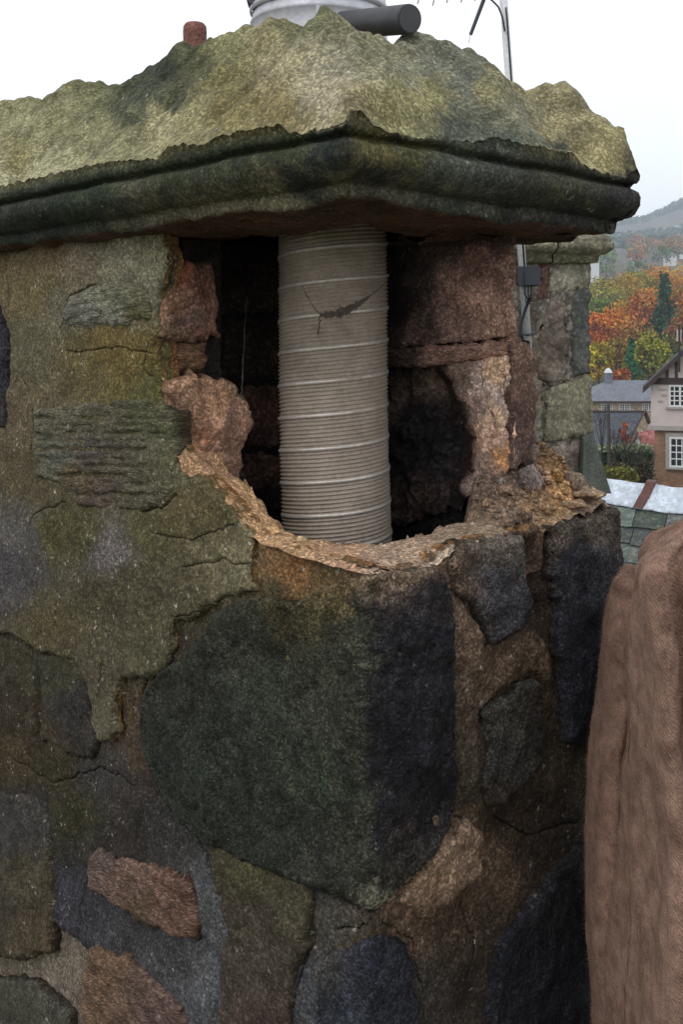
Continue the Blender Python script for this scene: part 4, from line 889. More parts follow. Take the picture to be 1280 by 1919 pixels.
obj('ridge_strap', Vc, Fcc, plain_mat('red_brown_strap', (.10, .042, .036), .8, var=.3, scale=20), roof, shade=False)

# ================================================================== brown cloth in the right foreground
M_cloth_m, N_, L_, B_ = newmat('brown_wool_cloth')
tc = N_.new('ShaderNodeTexCoord'); wv = N_.new('ShaderNodeTexWave'); wv.inputs['Scale'].default_value = 75; wv.inputs['Distortion'].default_value = 5; wv.inputs['Detail'].default_value = 3; wv.inputs['Detail Scale'].default_value = 2.
mp = N_.new('ShaderNodeMapping'); mp.inputs['Rotation'].default_value = (0, .7, .3); L_.new(tc.outputs['Object'], mp.inputs['Vector']); L_.new(mp.outputs[0], wv.inputs['Vector'])
n_a = noise_node(N_, L_, tc.outputs['Object'], 26, 9, .72); n_b = noise_node(N_, L_, tc.outputs['Object'], 380, 3, .7)
c_ = mixc(N_, L_, 'MIX', mapr(N_, L_, n_a.outputs[0], .35, .65, 0, 1), (.145, .080, .058), (.36, .225, .170))
c_ = mixc(N_, L_, 'MULTIPLY', 1., c_, mapr(N_, L_, n_b.outputs[0], .3, .7, .6, 1.4)); c_ = mixc(N_, L_, 'MULTIPLY', 1., c_, mapr(N_, L_, wv.outputs[0], 0, 1, .88, 1.06))
L_.new(c_, B_.inputs['Base Color']); B_.inputs['Roughness'].default_value = .95; B_.inputs['Specular IOR Level'].default_value = .1
B_.inputs['Sheen Weight'].default_value = .25; B_.inputs['Sheen Roughness'].default_value = .5; B_.inputs['Sheen Tint'].default_value = (.6, .45, .36, 1)
ad = N_.new('ShaderNodeMath'); ad.operation = 'ADD'; L_.new(n_b.outputs[0], ad.inputs[0]); L_.new(wv.outputs[0], ad.inputs[1])
bp = N_.new('ShaderNodeBump'); bp.inputs['Strength'].default_value = .45; bp.inputs['Distance'].default_value = .003; L_.new(ad.outputs[0], bp.inputs['Height']); L_.new(bp.outputs[0], B_.inputs['Normal'])
cloth = thing('brown_cloth', (.56, 1.72, -1.35), 'brown fuzzy woollen cloth draped in tall folds at the right edge', 'cloth')
def chaikin(P, k=3):
    for _ in range(k):
        q = np.empty((2 * len(P) - 2, 2)); q[0::2] = P[:-1] * .75 + P[1:] * .25; q[1::2] = P[:-1] * .25 + P[1:] * .75; P = np.vstack([P[:1], q, P[-1:]])
    return P
def resample(P, n):
    d = np.r_[0, np.cumsum(np.linalg.norm(np.diff(P, axis=0), axis=1))]; t = np.linspace(0, d[-1], n); return np.column_stack([np.interp(t, d, P[:, 0]), np.interp(t, d, P[:, 1])])
def drape(sec, zt, zb, cen, seed, n=230, rows=150, cap=26, rise=.03, wr=.006, tilt=0., xs=0.):
    R_ = []
    for i in range(rows):
        z = zt + (zb - zt) * (i / (rows - 1.)) ** 1.1; R_.append(np.column_stack([resample(chaikin(np.array(sec(z))), n), np.full(n, z)]))
    top = []
    for i in range(cap):                       # the cloth turns over its top edge
        t = i / cap * PI / 2; k = math.sin(t); q = R_[0].copy(); q[:, :2] = cen + (q[:, :2] - cen) * (.04 + .96 * k); q[:, 2] = zt + rise * math.cos(t); top.append(q)
    G = np.array(top + R_); V = G.reshape(-1, 3)
    V[:, 2] += xs * np.clip(V[:, 0] - .57, -.2, .1) * (1 - smooth(-V[:, 2], -zt, -zt + .25))
    V[:, 2] -= tilt * (V[:, 1] - 1.5) * (1 - smooth(-V[:, 2], -zt, -zt + .35))
    nz_ = np.stack([fbm(V * [1, 1, .32], 11, 3, .5, seed + s) for s in range(3)], 1); nz2 = np.stack([fbm(V * [1, 1, .8], 34, 3, .5, seed + s) for s in (4, 5, 6)], 1)
    lo_ = np.stack([fbm(V * [1, 1, .55] + V[:, 2:3] * [.5, 0, 0], 5.5, 2, .5, seed + s) for s in (11, 12, 13)], 1)
    V = V + wr * nz_ * [1, 1, .6] + wr * .25 * nz2 + .013 * lo_ * [.6, 1, .3]
    I = np.arange(len(V)).reshape(len(G), n)
    return V, np.stack([I[:-1, :-1], I[1:, :-1], I[1:, 1:], I[:-1, 1:]], -1).reshape(-1, 4)
def XP(px, Y): return (px - HX) / F * Y
def zp(py, Y): return (HY - py) / F * Y
def ip(z, Y, tab): return np.interp(-z, [-zp(a, Y) for a, _ in tab], [b for _, b in tab])
def sec_main(z):
    xl = XP(ip(z, 1.72, ((1030, 1212), (1110, 1193), (1200, 1187), (1400, 1176), (1600, 1162), (1919, 1152))), 1.77)
    xr = XP(ip(z, 1.52, ((1040, 1216), (1200, 1228), (1400, 1244), (1600, 1262), (1919, 1248))), 1.52); b = smooth(np.array([-z]), .30, .55)[0]
    return [(xl + .12, 2.02), (xl + .02, 1.92), (xl, 1.80), (xl + .004, 1.745), (xl + (xr - xl) * .22, 1.715), (xl + (xr - xl) * .45, 1.712 + .02 * b), (xl + (xr - xl) * .65, 1.675), (xl + (xr - xl) * .82, 1.59), (xr - .006, 1.520), (xr + .010, 1.490), (xr + .03, 1.500 + .02 * b), (xr + .055, 1.550 + .05 * b), (xr + .08, 1.525), (xr + .13, 1.47), (xr + .19, 1.55), (xr + .25, 1.56), (xr + .36, 1.72), (xr + .36, 1.95)]
def sec_back(z):
    xl = XP(ip(z, 1.86, ((1112, 1163), (1140, 1152), (1180, 1142), (1280, 1131), (1380, 1122), (1480, 1111), (1600, 1102), (1800, 1105), (1919, 1112))), 1.88)
    return [(xl + .05, 2.05), (xl + .005, 1.95), (xl, 1.88), (xl + .008, 1.835), (xl + .026, 1.815), (xl + .04, 1.83), (xl + .052, 1.80), (xl + .075, 1.775), (xl + .10, 1.83), (xl + .2, 1.95)]
V1, F1 = drape(sec_main, -.305, -1.38, np.array([.60, 1.72]), 3, rise=.058, wr=.010, tilt=.17, xs=.30)
V2, F2 = drape(sec_back, -.436, -1.38, np.array([.535, 1.88]), 9, rise=.022)
cv_ = np.vstack([V1, V2]); cf_ = np.vstack([F1, F2 + len(V1)])
cl_o = obj('drape', cv_, cf_, M_cloth_m, cloth)
# nap of the wool: short fibres
rr = np.random.default_rng(21); nf = 50000
k = rr.integers(0, len(cf_), nf); a_ = rr.uniform(size=(nf, 1)); b_ = rr.uniform(size=(nf, 1))
c0, c1, c3 = cv_[cf_[k, 0]], cv_[cf_[k, 1]], cv_[cf_[k, 3]]
root_ = c0 + (c1 - c0) * a_ + (c3 - c0) * b_; nm = np.cross(c1 - c0, c3 - c0); nm /= np.linalg.norm(nm, axis=1)[:, None] + 1e-9
cen_ = np.array([.66, 1.85, -.8]); sg = np.sign(((root_ - cen_) * nm).sum(1))[:, None]; nm = nm * sg
dr = nm * .6 + rr.normal(size=(nf, 3)) * .5 + np.array([0, 0, -.2]); dr /= np.linalg.norm(dr, axis=1)[:, None]
ln = rr.uniform(.002, .0085, (nf, 1)); sd_ = np.cross(dr, rr.normal(size=(nf, 3))); sd_ /= np.linalg.norm(sd_, axis=1)[:, None]
fv = np.stack([root_ - sd_ * .0003, root_ + sd_ * .0003, root_ + dr * ln], 1).reshape(-1, 3)
tag(obj('nap', fv, np.arange(nf * 3).reshape(-1, 3), M_cloth_m, cloth, shade=False), None, kind='stuff')

# ================================================================== terrain: valley floor, wooded slope, far hill
def terr(x, y):
    x = np.asarray(x, float); y = np.asarray(y, float)
    z = np.interp(y, [-400, 0, 60, 130, 150, 185, 270, 400, 600, 900, 1400, 1800, 2250, 2900, 6000], [-9, -9, -9.3, -10, -9.5, -4, 5.5, 16, 44, 76, 128, 176, 215, 190, 150])
    far_ = smooth(y, 1300, 2250)
    az = x / np.maximum(y, 50.)
    z = z + far_ * np.interp(az, [-1., 0, .20, .235, .255, .272, .288, .305, .32, .36, .6, 1.2], [-110, -60, 8, 22, 26, 32, 40, 62, 82, 95, 40, 20])
    p = np.column_stack([x.ravel() / 90., y.ravel() / 90., np.zeros(x.size)])
    z = z + (fbm(p, 1., 4, .5, 91) * 3).reshape(x.shape) * smooth(y, 200, 600) + (fbm(p, .25, 3, .5, 92) * 7).reshape(x.shape) * smooth(y, 900, 1600)
    return z
xs_ = np.concatenate([np.linspace(-4200, -60, 40), np.linspace(-40, 40, 9), np.linspace(60, 1200, 110), np.linspace(1250, 4200, 24)])
ys_ = np.concatenate([np.linspace(-300, 40, 10), np.linspace(60, 400, 35), np.linspace(420, 2600, 120), np.linspace(2700, 6000, 16)])
TX, TY = np.meshgrid(xs_, ys_); TZ = terr(TX, TY)
I = np.arange(TX.size).reshape(TX.shape)
M_ter, N_, L_, B_ = newmat('hillside')
tc = N_.new('ShaderNodeTexCoord'); sp = N_.new('ShaderNodeSeparateXYZ'); L_.new(tc.outputs['Object'], sp.inputs[0])
n_a = noise_node(N_, L_, tc.outputs['Object'], .006, 8, .65); n_b = noise_node(N_, L_, tc.outputs['Object'], .05, 6, .7)
c_ = mixc(N_, L_, 'MIX', mapr(N_, L_, n_a.outputs[0], .45, .55, 0, 1), (.075, .055, .055), (.10, .095, .055))
c_ = mixc(N_, L_, 'MIX', mapr(N_, L_, n_b.outputs[0], .55, .62, 0, .7), c_, (.035, .045, .03))
low = mapr(N_, L_, sp.outputs[1], 120, 320, 1, 0); c_ = mixc(N_, L_, 'MIX', low, c_, (.06, .065, .03))
L_.new(c_, B_.inputs['Base Color']); B_.inputs['Roughness'].default_value = 1.
tag(obj('ground', np.stack([TX, TY, TZ], -1).reshape(-1, 3), np.stack([I[:-1, :-1], I[:-1, 1:], I[1:, 1:], I[1:, :-1]], -1).reshape(-1, 4), M_ter), None, kind='structure')
def tz(x, y): return float(terr(np.array([x]), np.array([y]))[0])

# ------------------------------------------------------------------ trees
M_leaf, N_, L_, B_ = newmat('autumn_leaves')
at_ = N_.new('ShaderNodeAttribute'); at_.attribute_name = 'Col'; L_.new(at_.outputs['Color'], B_.inputs['Base Color']); B_.inputs['Roughness'].default_value = .8; B_.inputs['Specular IOR Level'].default_value = .15
M_bark = plain_mat('bark', (.05, .042, .035), .95, var=.3, scale=3)
def crown_mesh(c, rx, ry, rz, col, n, leaf, rng, conif=False, var=.35):
    k = max(10, int(n / 26)); cl = rng.normal(size=(k, 3)); cl /= np.linalg.norm(cl, axis=1)[:, None]; cl *= rng.uniform(.35, 1., (k, 1)) ** .5
    if conif:
        h = rng.uniform(0, 1, k) ** 1.3; a = rng.uniform(0, 6.28, k); r = (1 - h) * rng.uniform(.55, 1., k) + .05; cl = np.column_stack([r * np.cos(a), r * np.sin(a), 2 * h - 1])
    cl = cl * (1 + .12 * rng.normal(size=(k, 1)))
    ci = rng.integers(0, k, n); spread = .20 if not conif else .12
    ctr = cl[ci] + rng.normal(size=(n, 3)) * spread * np.array([1, 1, .7]); ctr = c + ctr * np.array([rx, ry, rz])
    cv = 1 + var * rng.normal(size=(k, 1)); lv = cv[ci] * (1 + .25 * rng.normal(size=(n, 1)))
    hue = rng.normal(size=(k, 3))[ci] * .10
    colr = np.clip(np.asarray(col)[None] * lv * (1 + hue), .006, .6)
    a = rng.normal(size=(n, 3)); a /= np.linalg.norm(a, axis=1)[:, None]; b_ = np.cross(a, rng.normal(size=(n, 3))); b_ /= np.linalg.norm(b_, axis=1)[:, None]
    s = leaf * rng.uniform(.6, 1.4, (n, 1))
    V = np.stack([ctr - a * s, ctr + b_ * s * .6, ctr + a * s, ctr - b_ * s * .6], 1).reshape(-1, 3)
    return V, np.arange(4 * n).reshape(-1, 4), np.repeat(colr, 4, 0)
def tree(px, ytop, ybot, Y, hw, rgb, label, name='autumn_tree', conif=False, n=2800, leaf=.30, group='autumn trees on the slope', var=.35, seed=None, cat='tree', E=1.):
    rng = np.random.default_rng(int(px * 7 + ytop) if seed is None else seed)
    X = (px - HX) / F * Y; ztop = (HY - ytop) / F * Y; g = tz(X, Y); zb = (HY - ybot) / F * Y
    zb = max(zb, g + .8) if not conif else max(zb, g + .3)
    if zb > ztop - 2: zb = ztop - 2
    rx = hw / F * Y; rz = (ztop - zb) / 2 * .92
    o = thing(name, (X, Y, g - .2), label, cat, group)
    V, Fq, C = crown_mesh(np.array([X, Y, (ztop + zb) / 2]), rx * .93, rx * .93, rz, lin(rgb) * np.array([.95, 1.13, .9]) / E, n, leaf, rng, conif, var)
    obj('crown', V, Fq, M_leaf, o, C, shade=False)
    mb = MB(); zt_ = zb + (ztop - zb) * (.9 if conif else .55); r0 = max(.12, rx * .05)
    mb.tube([(X, Y, g - .3), (X + .1, Y, (g + zt_) / 2), (X, Y, zt_)], [r0, r0 * .7, r0 * .25], 7)
    if not conif:
        for q in range(6):
            a = rng.uniform(0, 6.28); h0 = zb + (ztop - zb) * rng.uniform(.05, .35); mb.tube([(X, Y, h0), (X + rx * .4 * math.cos(a), Y + rx * .4 * math.sin(a), h0 + rz * .45), (X + rx * .75 * math.cos(a), Y + rx * .75 * math.sin(a), h0 + rz * .8)], [r0 * .5, r0 * .35, r0 * .12], 5)
    mb.build('trunk', M_bark, o, True)
    return o
TREES = [
 (1128, 520, 596, 262, 40, (128, 112, 46), 'olive yellow tree at the top left of the wood, beside the second chimney'),
 (1166, 512, 585, 272, 36, (150, 112, 44), 'golden tree at the top of the wood, left of the tallest orange crown'),
 (1200, 507, 572, 282, 34, (138, 118, 48), 'yellow green tree at the top of the wood, above the rust tree'),
 (1236, 500, 566, 284, 34, (186, 110, 40), 'bright orange tree at the top of the wood, left above the dark conifer'),
 (1270, 496, 570, 288, 36, (190, 116, 46), 'pale orange tree at the top right of the wood, at the picture edge'),
 (1118, 560, 628, 236, 30, (92, 100, 40), 'green tree beside the second chimney, below the olive yellow one'),
 (1150, 548, 622, 240, 26, (112, 104, 62), 'grey green tree in the middle of the left half of the wood'),
 (1178, 556, 645, 222, 38, (152, 108, 38), 'broad gold tree in the middle of the wood'),
 (1210, 545, 655, 218, 30, (172, 90, 50), 'rusty red tree just left of the dark conifer'),
 (1270, 545, 640, 226, 26, (150, 92, 44), 'brown orange tree at the picture edge right of the dark conifer'),
 (1120, 584, 676, 194, 30, (206, 92, 38), 'fiery red orange tree touching the second chimney'),
 (1155, 578, 665, 200, 32, (182, 100, 38), 'orange tree right of the fiery red one'),
 (1190, 600, 690, 188, 36, (132, 84, 48), 'brown thinning tree below the gold ones'),
 (1122, 640, 735, 166, 28, (146, 116, 38), 'yellow tree low on the slope against the second chimney'),
 (1155, 640, 735, 168, 28, (128, 92, 42), 'brownish yellow tree low on the slope behind the roof turret'),
 (1216, 628, 716, 166, 34, (126, 116, 42), 'lime yellow tree low on the slope behind the slate roofs'),
 (1250, 632, 720, 172, 30, (100, 92, 46), 'olive brown tree low on the slope behind the timbered gable'),
 (1278, 590, 690, 196, 26, (120, 74, 46), 'dull russet tree at the picture edge above the timbered gable')]
for (x, a, b_, Y, hw, c, lab) in TREES: tree(x, a, b_, Y, hw, c, lab, E=.72)
tree(1246, 520, 645, 206, 31, (44, 66, 52), 'tall dark green conifer standing out of the orange wood', 'conifer', True, 3600, .34, None, .3, E=.8)
tree(1183, 634, 706, 158, 17, (60, 100, 68), 'small narrow bluish green conifer behind the slate roof', 'conifer', True, 1300, .26, None, .25, E=1.)
tree(1163, 690, 722, 140, 16, (160, 84, 56), 'low red bush right of the roof turret', 'bush', False, 900, .25, None, .3, cat='bush', E=1.)
FARK = [((150, 116, 96), 'tan'), ((110, 118, 92), 'grey green'), ((164, 104, 96), 'dusky pink'), ((92, 100, 84), 'dark green'), ((138, 108, 80), 'brown')]
rr = np.random.default_rng(77)
used_l = {}
for i in range(48):
    Y = rr.uniform(430, 900); px_ = rr.uniform(1098, 1300); X = (px_ - HX) / F * Y; g = tz(X, Y)
    hh = rr.uniform(9, 15); yt = HY - F * (g + hh) / Y; yb = HY - F * (g + 1) / Y; col, nm_ = FARK[int(rr.integers(0, 5))]
    con = nm_ == 'dark green' and rr.uniform() < .6
    zone = 'by the second chimney' if px_ < 1140 else 'mid way to the far houses' if px_ < 1205 else 'left of the larger far house' if px_ < 1245 else 'by the larger far house' if px_ < 1272 else 'at the picture edge' # the second chimney' if px_ < 1140 else 'between the second chimney and the far houses' if px_ < 1205 else 'left of the larger far house' if px_ < 1245 else 'by the larger far house' if px_ < 1272 else 'at the picture edge'
    row = 'above the wood' if Y < 560 else 'halfway up' if Y < 720 else 'below the hill'
    wid_ = rr.uniform(4.5, 7.5); key_ = (nm_, con, zone, row)
    if key_ in used_l: continue
    used_l[key_] = 1
    if any(abs(px_ - hx_) < hw_ and Y < hy_ for hx_, hw_, hy_ in ((1256, 20, 560), (1228, 9, 640), (1281, 10, 640), (1116, 12, 470))): continue
    tree(px_, yt, yb, Y, F * wid_ / Y * (.5 if con else 1), tuple(np.array(col) * (.85 + .03 * (i % 9))), ('%s far conifer ' if con else '%s far tree ') % nm_ + zone + ', ' + row, 'far_conifer' if con else 'far_tree', con, 520, .6, 'far trees round the houses', .25, seed=500 + i, E=.8)
# far-off woods on the hill: one mass
Vs, Fs, Cs, n0 = [], [], [], 0
for i in range(1500):
    Y = rr.uniform(950, 2150); X = Y * rr.uniform(.21, .35)
    dens = fbm(np.array([[X / 160., Y / 260., 0]]), 1., 3, .5, 97)[0]
    if dens < -.05 + .5 * smooth(np.array([Y]), 1700, 2300)[0]: continue
    g = tz(X, Y); V, Fq, C = crown_mesh(np.array([X, Y, g + 5]), 7, 7, 6, lin((66, 78, 62)) * rr.uniform(.7, 1.5), 26, 3.0, rr)
    Vs.append(V); Fs.append(Fq + n0); Cs.append(C); n0 += len(V)
tag(obj('far_wood', np.vstack(Vs), np.vstack(Fs), M_leaf, None, np.vstack(Cs), shade=False), 'distant dark woods on the lower slopes of the hill', 'wood', kind='stuff')

# ------------------------------------------------------------------ houses
M_white = plain_mat('white_paint', (.62, .62, .62), .6, var=.08); M_pane = plain_mat('window_glass', (.02, .024, .03), .12, var=.3, scale=2)
M_pink = plain_mat('pale_harling', (.52, .44, .42), .9, var=.08, scale=1.5); M_timber = plain_mat('dark_timber', (.045, .026, .024), .8, var=.3)
M_slate2 = stone_mat('house_slates', color=(.15, .16, .19), blotch=.15, bscale=.6, grain=.22, gscale=7, bump=.2, bscl=4, rough=.75)
M_tan = stone_mat('tan_stone', color=(.36, .27, .19), blotch=.2, bscale=.9, grain=.3, gscale=6, bump=.3, bscl=4)
M_red = plain_mat('red_roof', (.34, .115, .10), .8, var=.2, scale=1.5)
M_trim = plain_mat('grey_trim', (.33, .30, .28), .8)
def brick_mat():
    m, N, L, b = newmat('brown_brick'); tc = N.new('ShaderNodeTexCoord'); mp = N.new('ShaderNodeMapping'); mp.inputs['Rotation'].default_value = (PI / 2, 0, 0); L.new(tc.outputs['Object'], mp.inputs['Vector'])
    br = N.new('ShaderNodeTexBrick'); br.inputs['Scale'].default_value = 2.2; br.inputs['Color1'].default_value = (.22, .105, .06, 1); br.inputs['Color2'].default_value = (.30, .16, .09, 1); br.inputs['Mortar'].default_value = (.17, .12, .09, 1); br.inputs['Mortar Size'].default_value = .035
    L.new(mp.outputs[0], br.inputs['Vector']); n = noise_node(N, L, tc.outputs['Object'], 2, 5); c = mixc(N, L, 'MULTIPLY', 1., br.outputs[0], mapr(N, L, n.outputs[0], .3, .7, .75, 1.25)); L.new(c, b.inputs['Base Color']); b.inputs['Roughness'].default_value = .9
    return m
M_brick = brick_mat()
def B(name, x0, x1, y0, y1, z0, z1, mat, parent): return MB().box(x0, x1, y0, y1, z0, z1).build(name, mat, parent)
def window(h, px0, px1, py0, py1, Y, cols, rows, lights=1, sill=True, proud=.05, fr=.09):
    a = at(px0, py1, Y); b_ = at(px1, py0, Y); f = fr
    mb = MB(); x0, x1, z0, z1 = a[0], b_[0], a[2], b_[2]; y0 = Y - proud; y1 = Y + .10
    mb.box(x0, x0 + f, y0, y1, z0, z1).box(x1 - f, x1, y0, y1, z0, z1).box(x0 + f, x1 - f, y0, y1, z1 - f, z1).box(x0 + f, x1 - f, y0, y1, z0, z0 + f)
    for l in range(1, lights): xm = x0 + (x1 - x0) * l / lights; mb.box(xm - f * .55, xm + f * .55, y0 + .002, y1, z0 + f, z1 - f)
    w = mb.build('window', M_white, h)
    B('pane', x0 + f * .5, x1 - f * .5, Y - .005, Y + .03, z0 + f * .5, z1 - f * .5, M_pane, w)
    mb = MB(); g = f * .30
    for l in range(lights):
        xa = x0 + (x1 - x0) * l / lights + f * .8; xb = x0 + (x1 - x0) * (l + 1) / lights - f * .8
        for c in range(1, cols): xm = xa + (xb - xa) * c / cols; mb.box(xm - g, xm + g, Y - .028, Y - .006, z0 + f, z1 - f)
        for r in range(1, rows): zm = z0 + f + (z1 - z0 - 2 * f) * r / rows; mb.box(xa - f * .2, xb + f * .2, Y - .030, Y - .008, zm - g, zm + g)
    mb.build('glazing_bars', M_white, w)
    if sill: B('sill', x0 - .12, x1 + .12, Y - .14, Y + .02, z0 - .10, z0 - .002, M_trim, w)
    return w
# timbered house: gable wall towards us at Y = 53
Y0 = 53.; g0 = -9.2
xa, xb = at(1220, 0, Y0)[0], at(1392, 0, Y0)[0]; zE = at(0, 716, Y0)[2]; zS = at(0, 802, Y0)[2]; zA = at(0, 616, Y0)[2]; xm = (xa + xb) / 2
zA = zE + (xm - xa) * 1.0
th_ = thing('timbered_house', (xa, Y0, g0), 'pinkish house with a dark half timbered gable over brown brick, at the right edge', 'house')
B('upper_wall', xa, xb, Y0, Y0 + 8, zS + .12, zE, M_pink, th_)
MB().prism([(xa, Y0, zE + .02), (xb, Y0, zE + .02), (xm, Y0, zA)], (0, 8, 0)).build('gable_wall', M_pink, th_)
B('brick_wall', xa + .16, xb - .16, Y0 + .10, Y0 + 7.9, g0, zS - .1, M_brick, th_)
B('string_course', xa - .16, xb + .16, Y0 - .14, Y0 + 8.1, zS - .10, zS + .12, M_trim, th_)
B('tie_beam', xa - .04, xb + .04, Y0 - .07, Y0 + .02, zE - .12, zE + .22, M_timber, th_)
for k, px_ in enumerate((1232.5, 1249, 1265.5, 1282, 1298, 1314, 1330, 1346)):
    x = at(px_, 0, Y0)[0]; top = zE + (xm - abs(x - xm) - xa) * 1.0 - .1
    if top > zE + .35: B('stud', x - .075, x + .075, Y0 - .06, Y0 + .02, zE + .22, top, M_timber, th_)
ov = .42; tk = .16
for sgn_ in (-1, 1):
    xe = xa - .36 if sgn_ < 0 else xb + .36; ze = zE + (abs(xm - (xa if sgn_ < 0 else xb)) - abs(xm - xe)) * 1.0 + .02
    pl = [(xe, Y0 - ov, ze), (xm, Y0 - ov, zA + .05), (xm, Y0 - ov, zA + .05 + tk), (xe, Y0 - ov, ze + tk)]
    MB().prism(pl, (0, 8.8, 0)).build('roof', M_slate2, th_)
    pl = [(xe, Y0 - ov - .05, ze - .22), (xm, Y0 - ov - .05, zA - .19), (xm, Y0 - ov - .05, zA + .07), (xe, Y0 - ov - .05, ze + .06)]
    MB().prism(pl, (0, .046, 0)).build('bargeboard', M_timber, th_)
for (px_, py_, w_) in ((1233, 729, 16), (1239, 740, 10), (1233, 752, 9)):
    a = at(px_, py_, Y0); B('stone_inset', a[0], a[0] + w_ / F * Y0, Y0 - .03, Y0 + .02, a[2] - .06, a[2] + .04, M_trim, th_)
window(th_, 1252, 1292, 721, 762, Y0, 2, 4, 2); window(th_, 1322, 1358, 721, 762, Y0, 2, 4, 2, sill=False)
B('window_surround', at(1246, 0, Y0)[0], at(1302, 0, Y0)[0], Y0 + .03, Y0 + .2, at(0, 879, Y0)[2], at(0, 810, Y0)[2] , M_trim, th_)
window(th_, 1253, 1298, 818, 874, Y0 + .0, 4, 4, 1)
fa = at(1277, 640, Y0 - .45)
B('finial', fa[0] - .05, fa[0] + .05, Y0 - .5, Y0 - .4, zE + .5, at(0, 610, Y0)[2], M_timber, th_)
B('pale_chimney_end', at(1266, 0, Y0)[0], at(1274, 0, Y0)[0], Y0 - .1, Y0 + .3, at(0, 640, Y0)[2], at(0, 618, Y0)[2], M_pink, th_)
th_.rotation_euler = (0, 0, -.36)
# hip roofed house with a turret behind
Y1 = 120.; gz = -10.2
hx0, hx1 = at(1098, 0, Y1)[0], at(1262, 0, Y1)[0]; ze = at(0, 752, Y1)[2]; zr = at(0, 713, Y1 + 5)[2]
hh_ = thing('slate_roofed_house', ((hx0 + hx1) / 2, Y1 + 5, gz), 'long tan house with a grey hipped slate roof and a small white topped turret', 'house')
B('wall', hx0 + .4, hx1 - .4, Y1 + .4, Y1 + 10, gz, ze, M_tan, hh_)
rx0, rx1 = at(1142, 0, Y1 + 5)[0], at(1240, 0, Y1 + 5)[0]
mb = MB(); mb.add([(hx0, Y1, ze), (hx1, Y1, ze), (hx1, Y1 + 10.4, ze), (hx0, Y1 + 10.4, ze), (rx0, Y1 + 5.2, zr), (rx1, Y1 + 5.2, zr)], [(0, 1, 5, 4), (1, 2, 5), (2, 3, 4, 5), (3, 0, 4), (3, 2, 1, 0)]); mb.build('roof', M_slate2, hh_)
B('gutter', hx0 - .05, hx1 + .05, Y1 - .14, Y1 - .01, ze - .18, ze - .02, M_timber, hh_)
tx = at(1139, 0, Y1 + 5)[0]; tw = 7. / F * Y1
B('turret', tx - tw, tx + tw, Y1 + 4.4, Y1 + 5.2, at(0, 720, Y1 + 5)[2], at(0, 699, Y1 + 5)[2], M_slate2, hh_)
zt_ = at(0, 699, Y1 + 5)[2]
mb = MB(); mb.lathe((tx, Y1 + 4.8, zt_), [(tw * 1.25, .0), (tw * 1.2, .08), (tw * .8, .38), (tw * .3, .52), (.02, .6)], 12); mb.build('turret_cap', M_white, hh_)
for (a, b_) in ((1126.5, 1148), (1160, 1181), (1204, 1226)): window(hh_, a, b_, 757, 770, Y1 + .4, 3, 3, 2, sill=False, proud=.08, fr=.08)
# second slate roof with a gable to the right, nearer
Y2 = 92.
gx0, gx1 = at(1092, 0, Y2)[0], at(1206, 0, Y2)[0]; zr2 = at(0, 772, Y2)[2]; ze2 = at(0, 838, Y2 - 2)[2]
gh = thing('gabled_house', ((gx0 + gx1) / 2, Y2 + 2, gz), 'lower house with plain slate roof and tan gable wall, just above the hedge', 'house')
ga = np.array([gx1, Y2, zr2]); 
el = np.array([at(1170, 0, Y2 - 3.5)[0], Y2 - 3.5, at(0, 838, Y2 - 3.5)[2]]); er = np.array([at(1232, 0, Y2 + 1)[0], Y2 + 1.2, at(0, 840, Y2 + 1)[2]])
wv_ = np.array([gx0 - gx1, 0, 0])
MB().add([tuple(ga), tuple(el), tuple(el + wv_), tuple(ga + wv_)], [(0, 1, 2, 3)]).prism([tuple(ga), tuple(el), tuple(el + [0, .1, -.18]), tuple(ga + [0, .1, -.18])], tuple(wv_)).build('roof', M_slate2, gh)
MB().prism([tuple(ga + [.02, 0, -.1]), tuple(el + [.02, .06, -.1]), (el[0] + .02, el[1] + .06, gz), (er[0], er[1], gz), tuple(er)], (-.3, .5, 0)).build('gable_wall', M_tan, gh)
MB().prism([tuple(ga + [.0, -.03, -.06]), tuple(el + [0, -.03, -.22]), tuple(el + [.14, -.05, .12]), tuple(ga + [.10, -.05, .16])], (.1, -.1, 0)).build('bargeboard', M_timber, gh)
MB().prism([tuple(ga + [.0, -.03, -.06]), tuple(er + [0, -.03, -.16]), tuple(er + [.14, -.05, .16]), tuple(ga + [.10, -.05, .16])], (.1, -.1, 0)).build('bargeboard', M_timber, gh)
B('ridge', gx0, gx1 + .1, Y2 - .12, Y2 + .12, zr2 - .02, zr2 + .12, M_timber, gh)
# little outbuilding with a red roof and a white gable
Y3 = 74.
ob = thing('outbuilding', tuple(at(1205, 850, Y3)), 'small white gabled outbuilding with a red tiled roof, left of the timbered house', 'outbuilding')
a0, a1, a2_ = at(1186, 843, Y3), at(1206, 843, Y3), at(1196, 815, Y3)
MB().prism([(a0[0], Y3, gz), (a1[0], Y3, gz), (a1[0], Y3, a1[2]), tuple(a2_), (a0[0], Y3, a0[2])], (1.4, 4, 0)).build('gable_wall', M_white, ob)
r_b = a2_ + np.array([1.7, 3.6, .3]); MB().prism([tuple(a2_ + [-.05, -.15, .06]), tuple(a1 + [.12, -.15, -.1]), tuple(a1 + [3.4, 2.2, -.1]), tuple(a2_ + [2.6, 3.2, .22])], (0, .05, .10)).build('roof', M_red, ob)
MB().prism([tuple(a2_ + [-.06, -.2, .05]), tuple(a0 + [-.12, -.2, -.1]), tuple(a0 + [-.22, -.2, -.02]), tuple(a2_ + [-.06, -.2, .20])], (.3, 1.5, 0)).build('bargeboard', M_timber, ob)
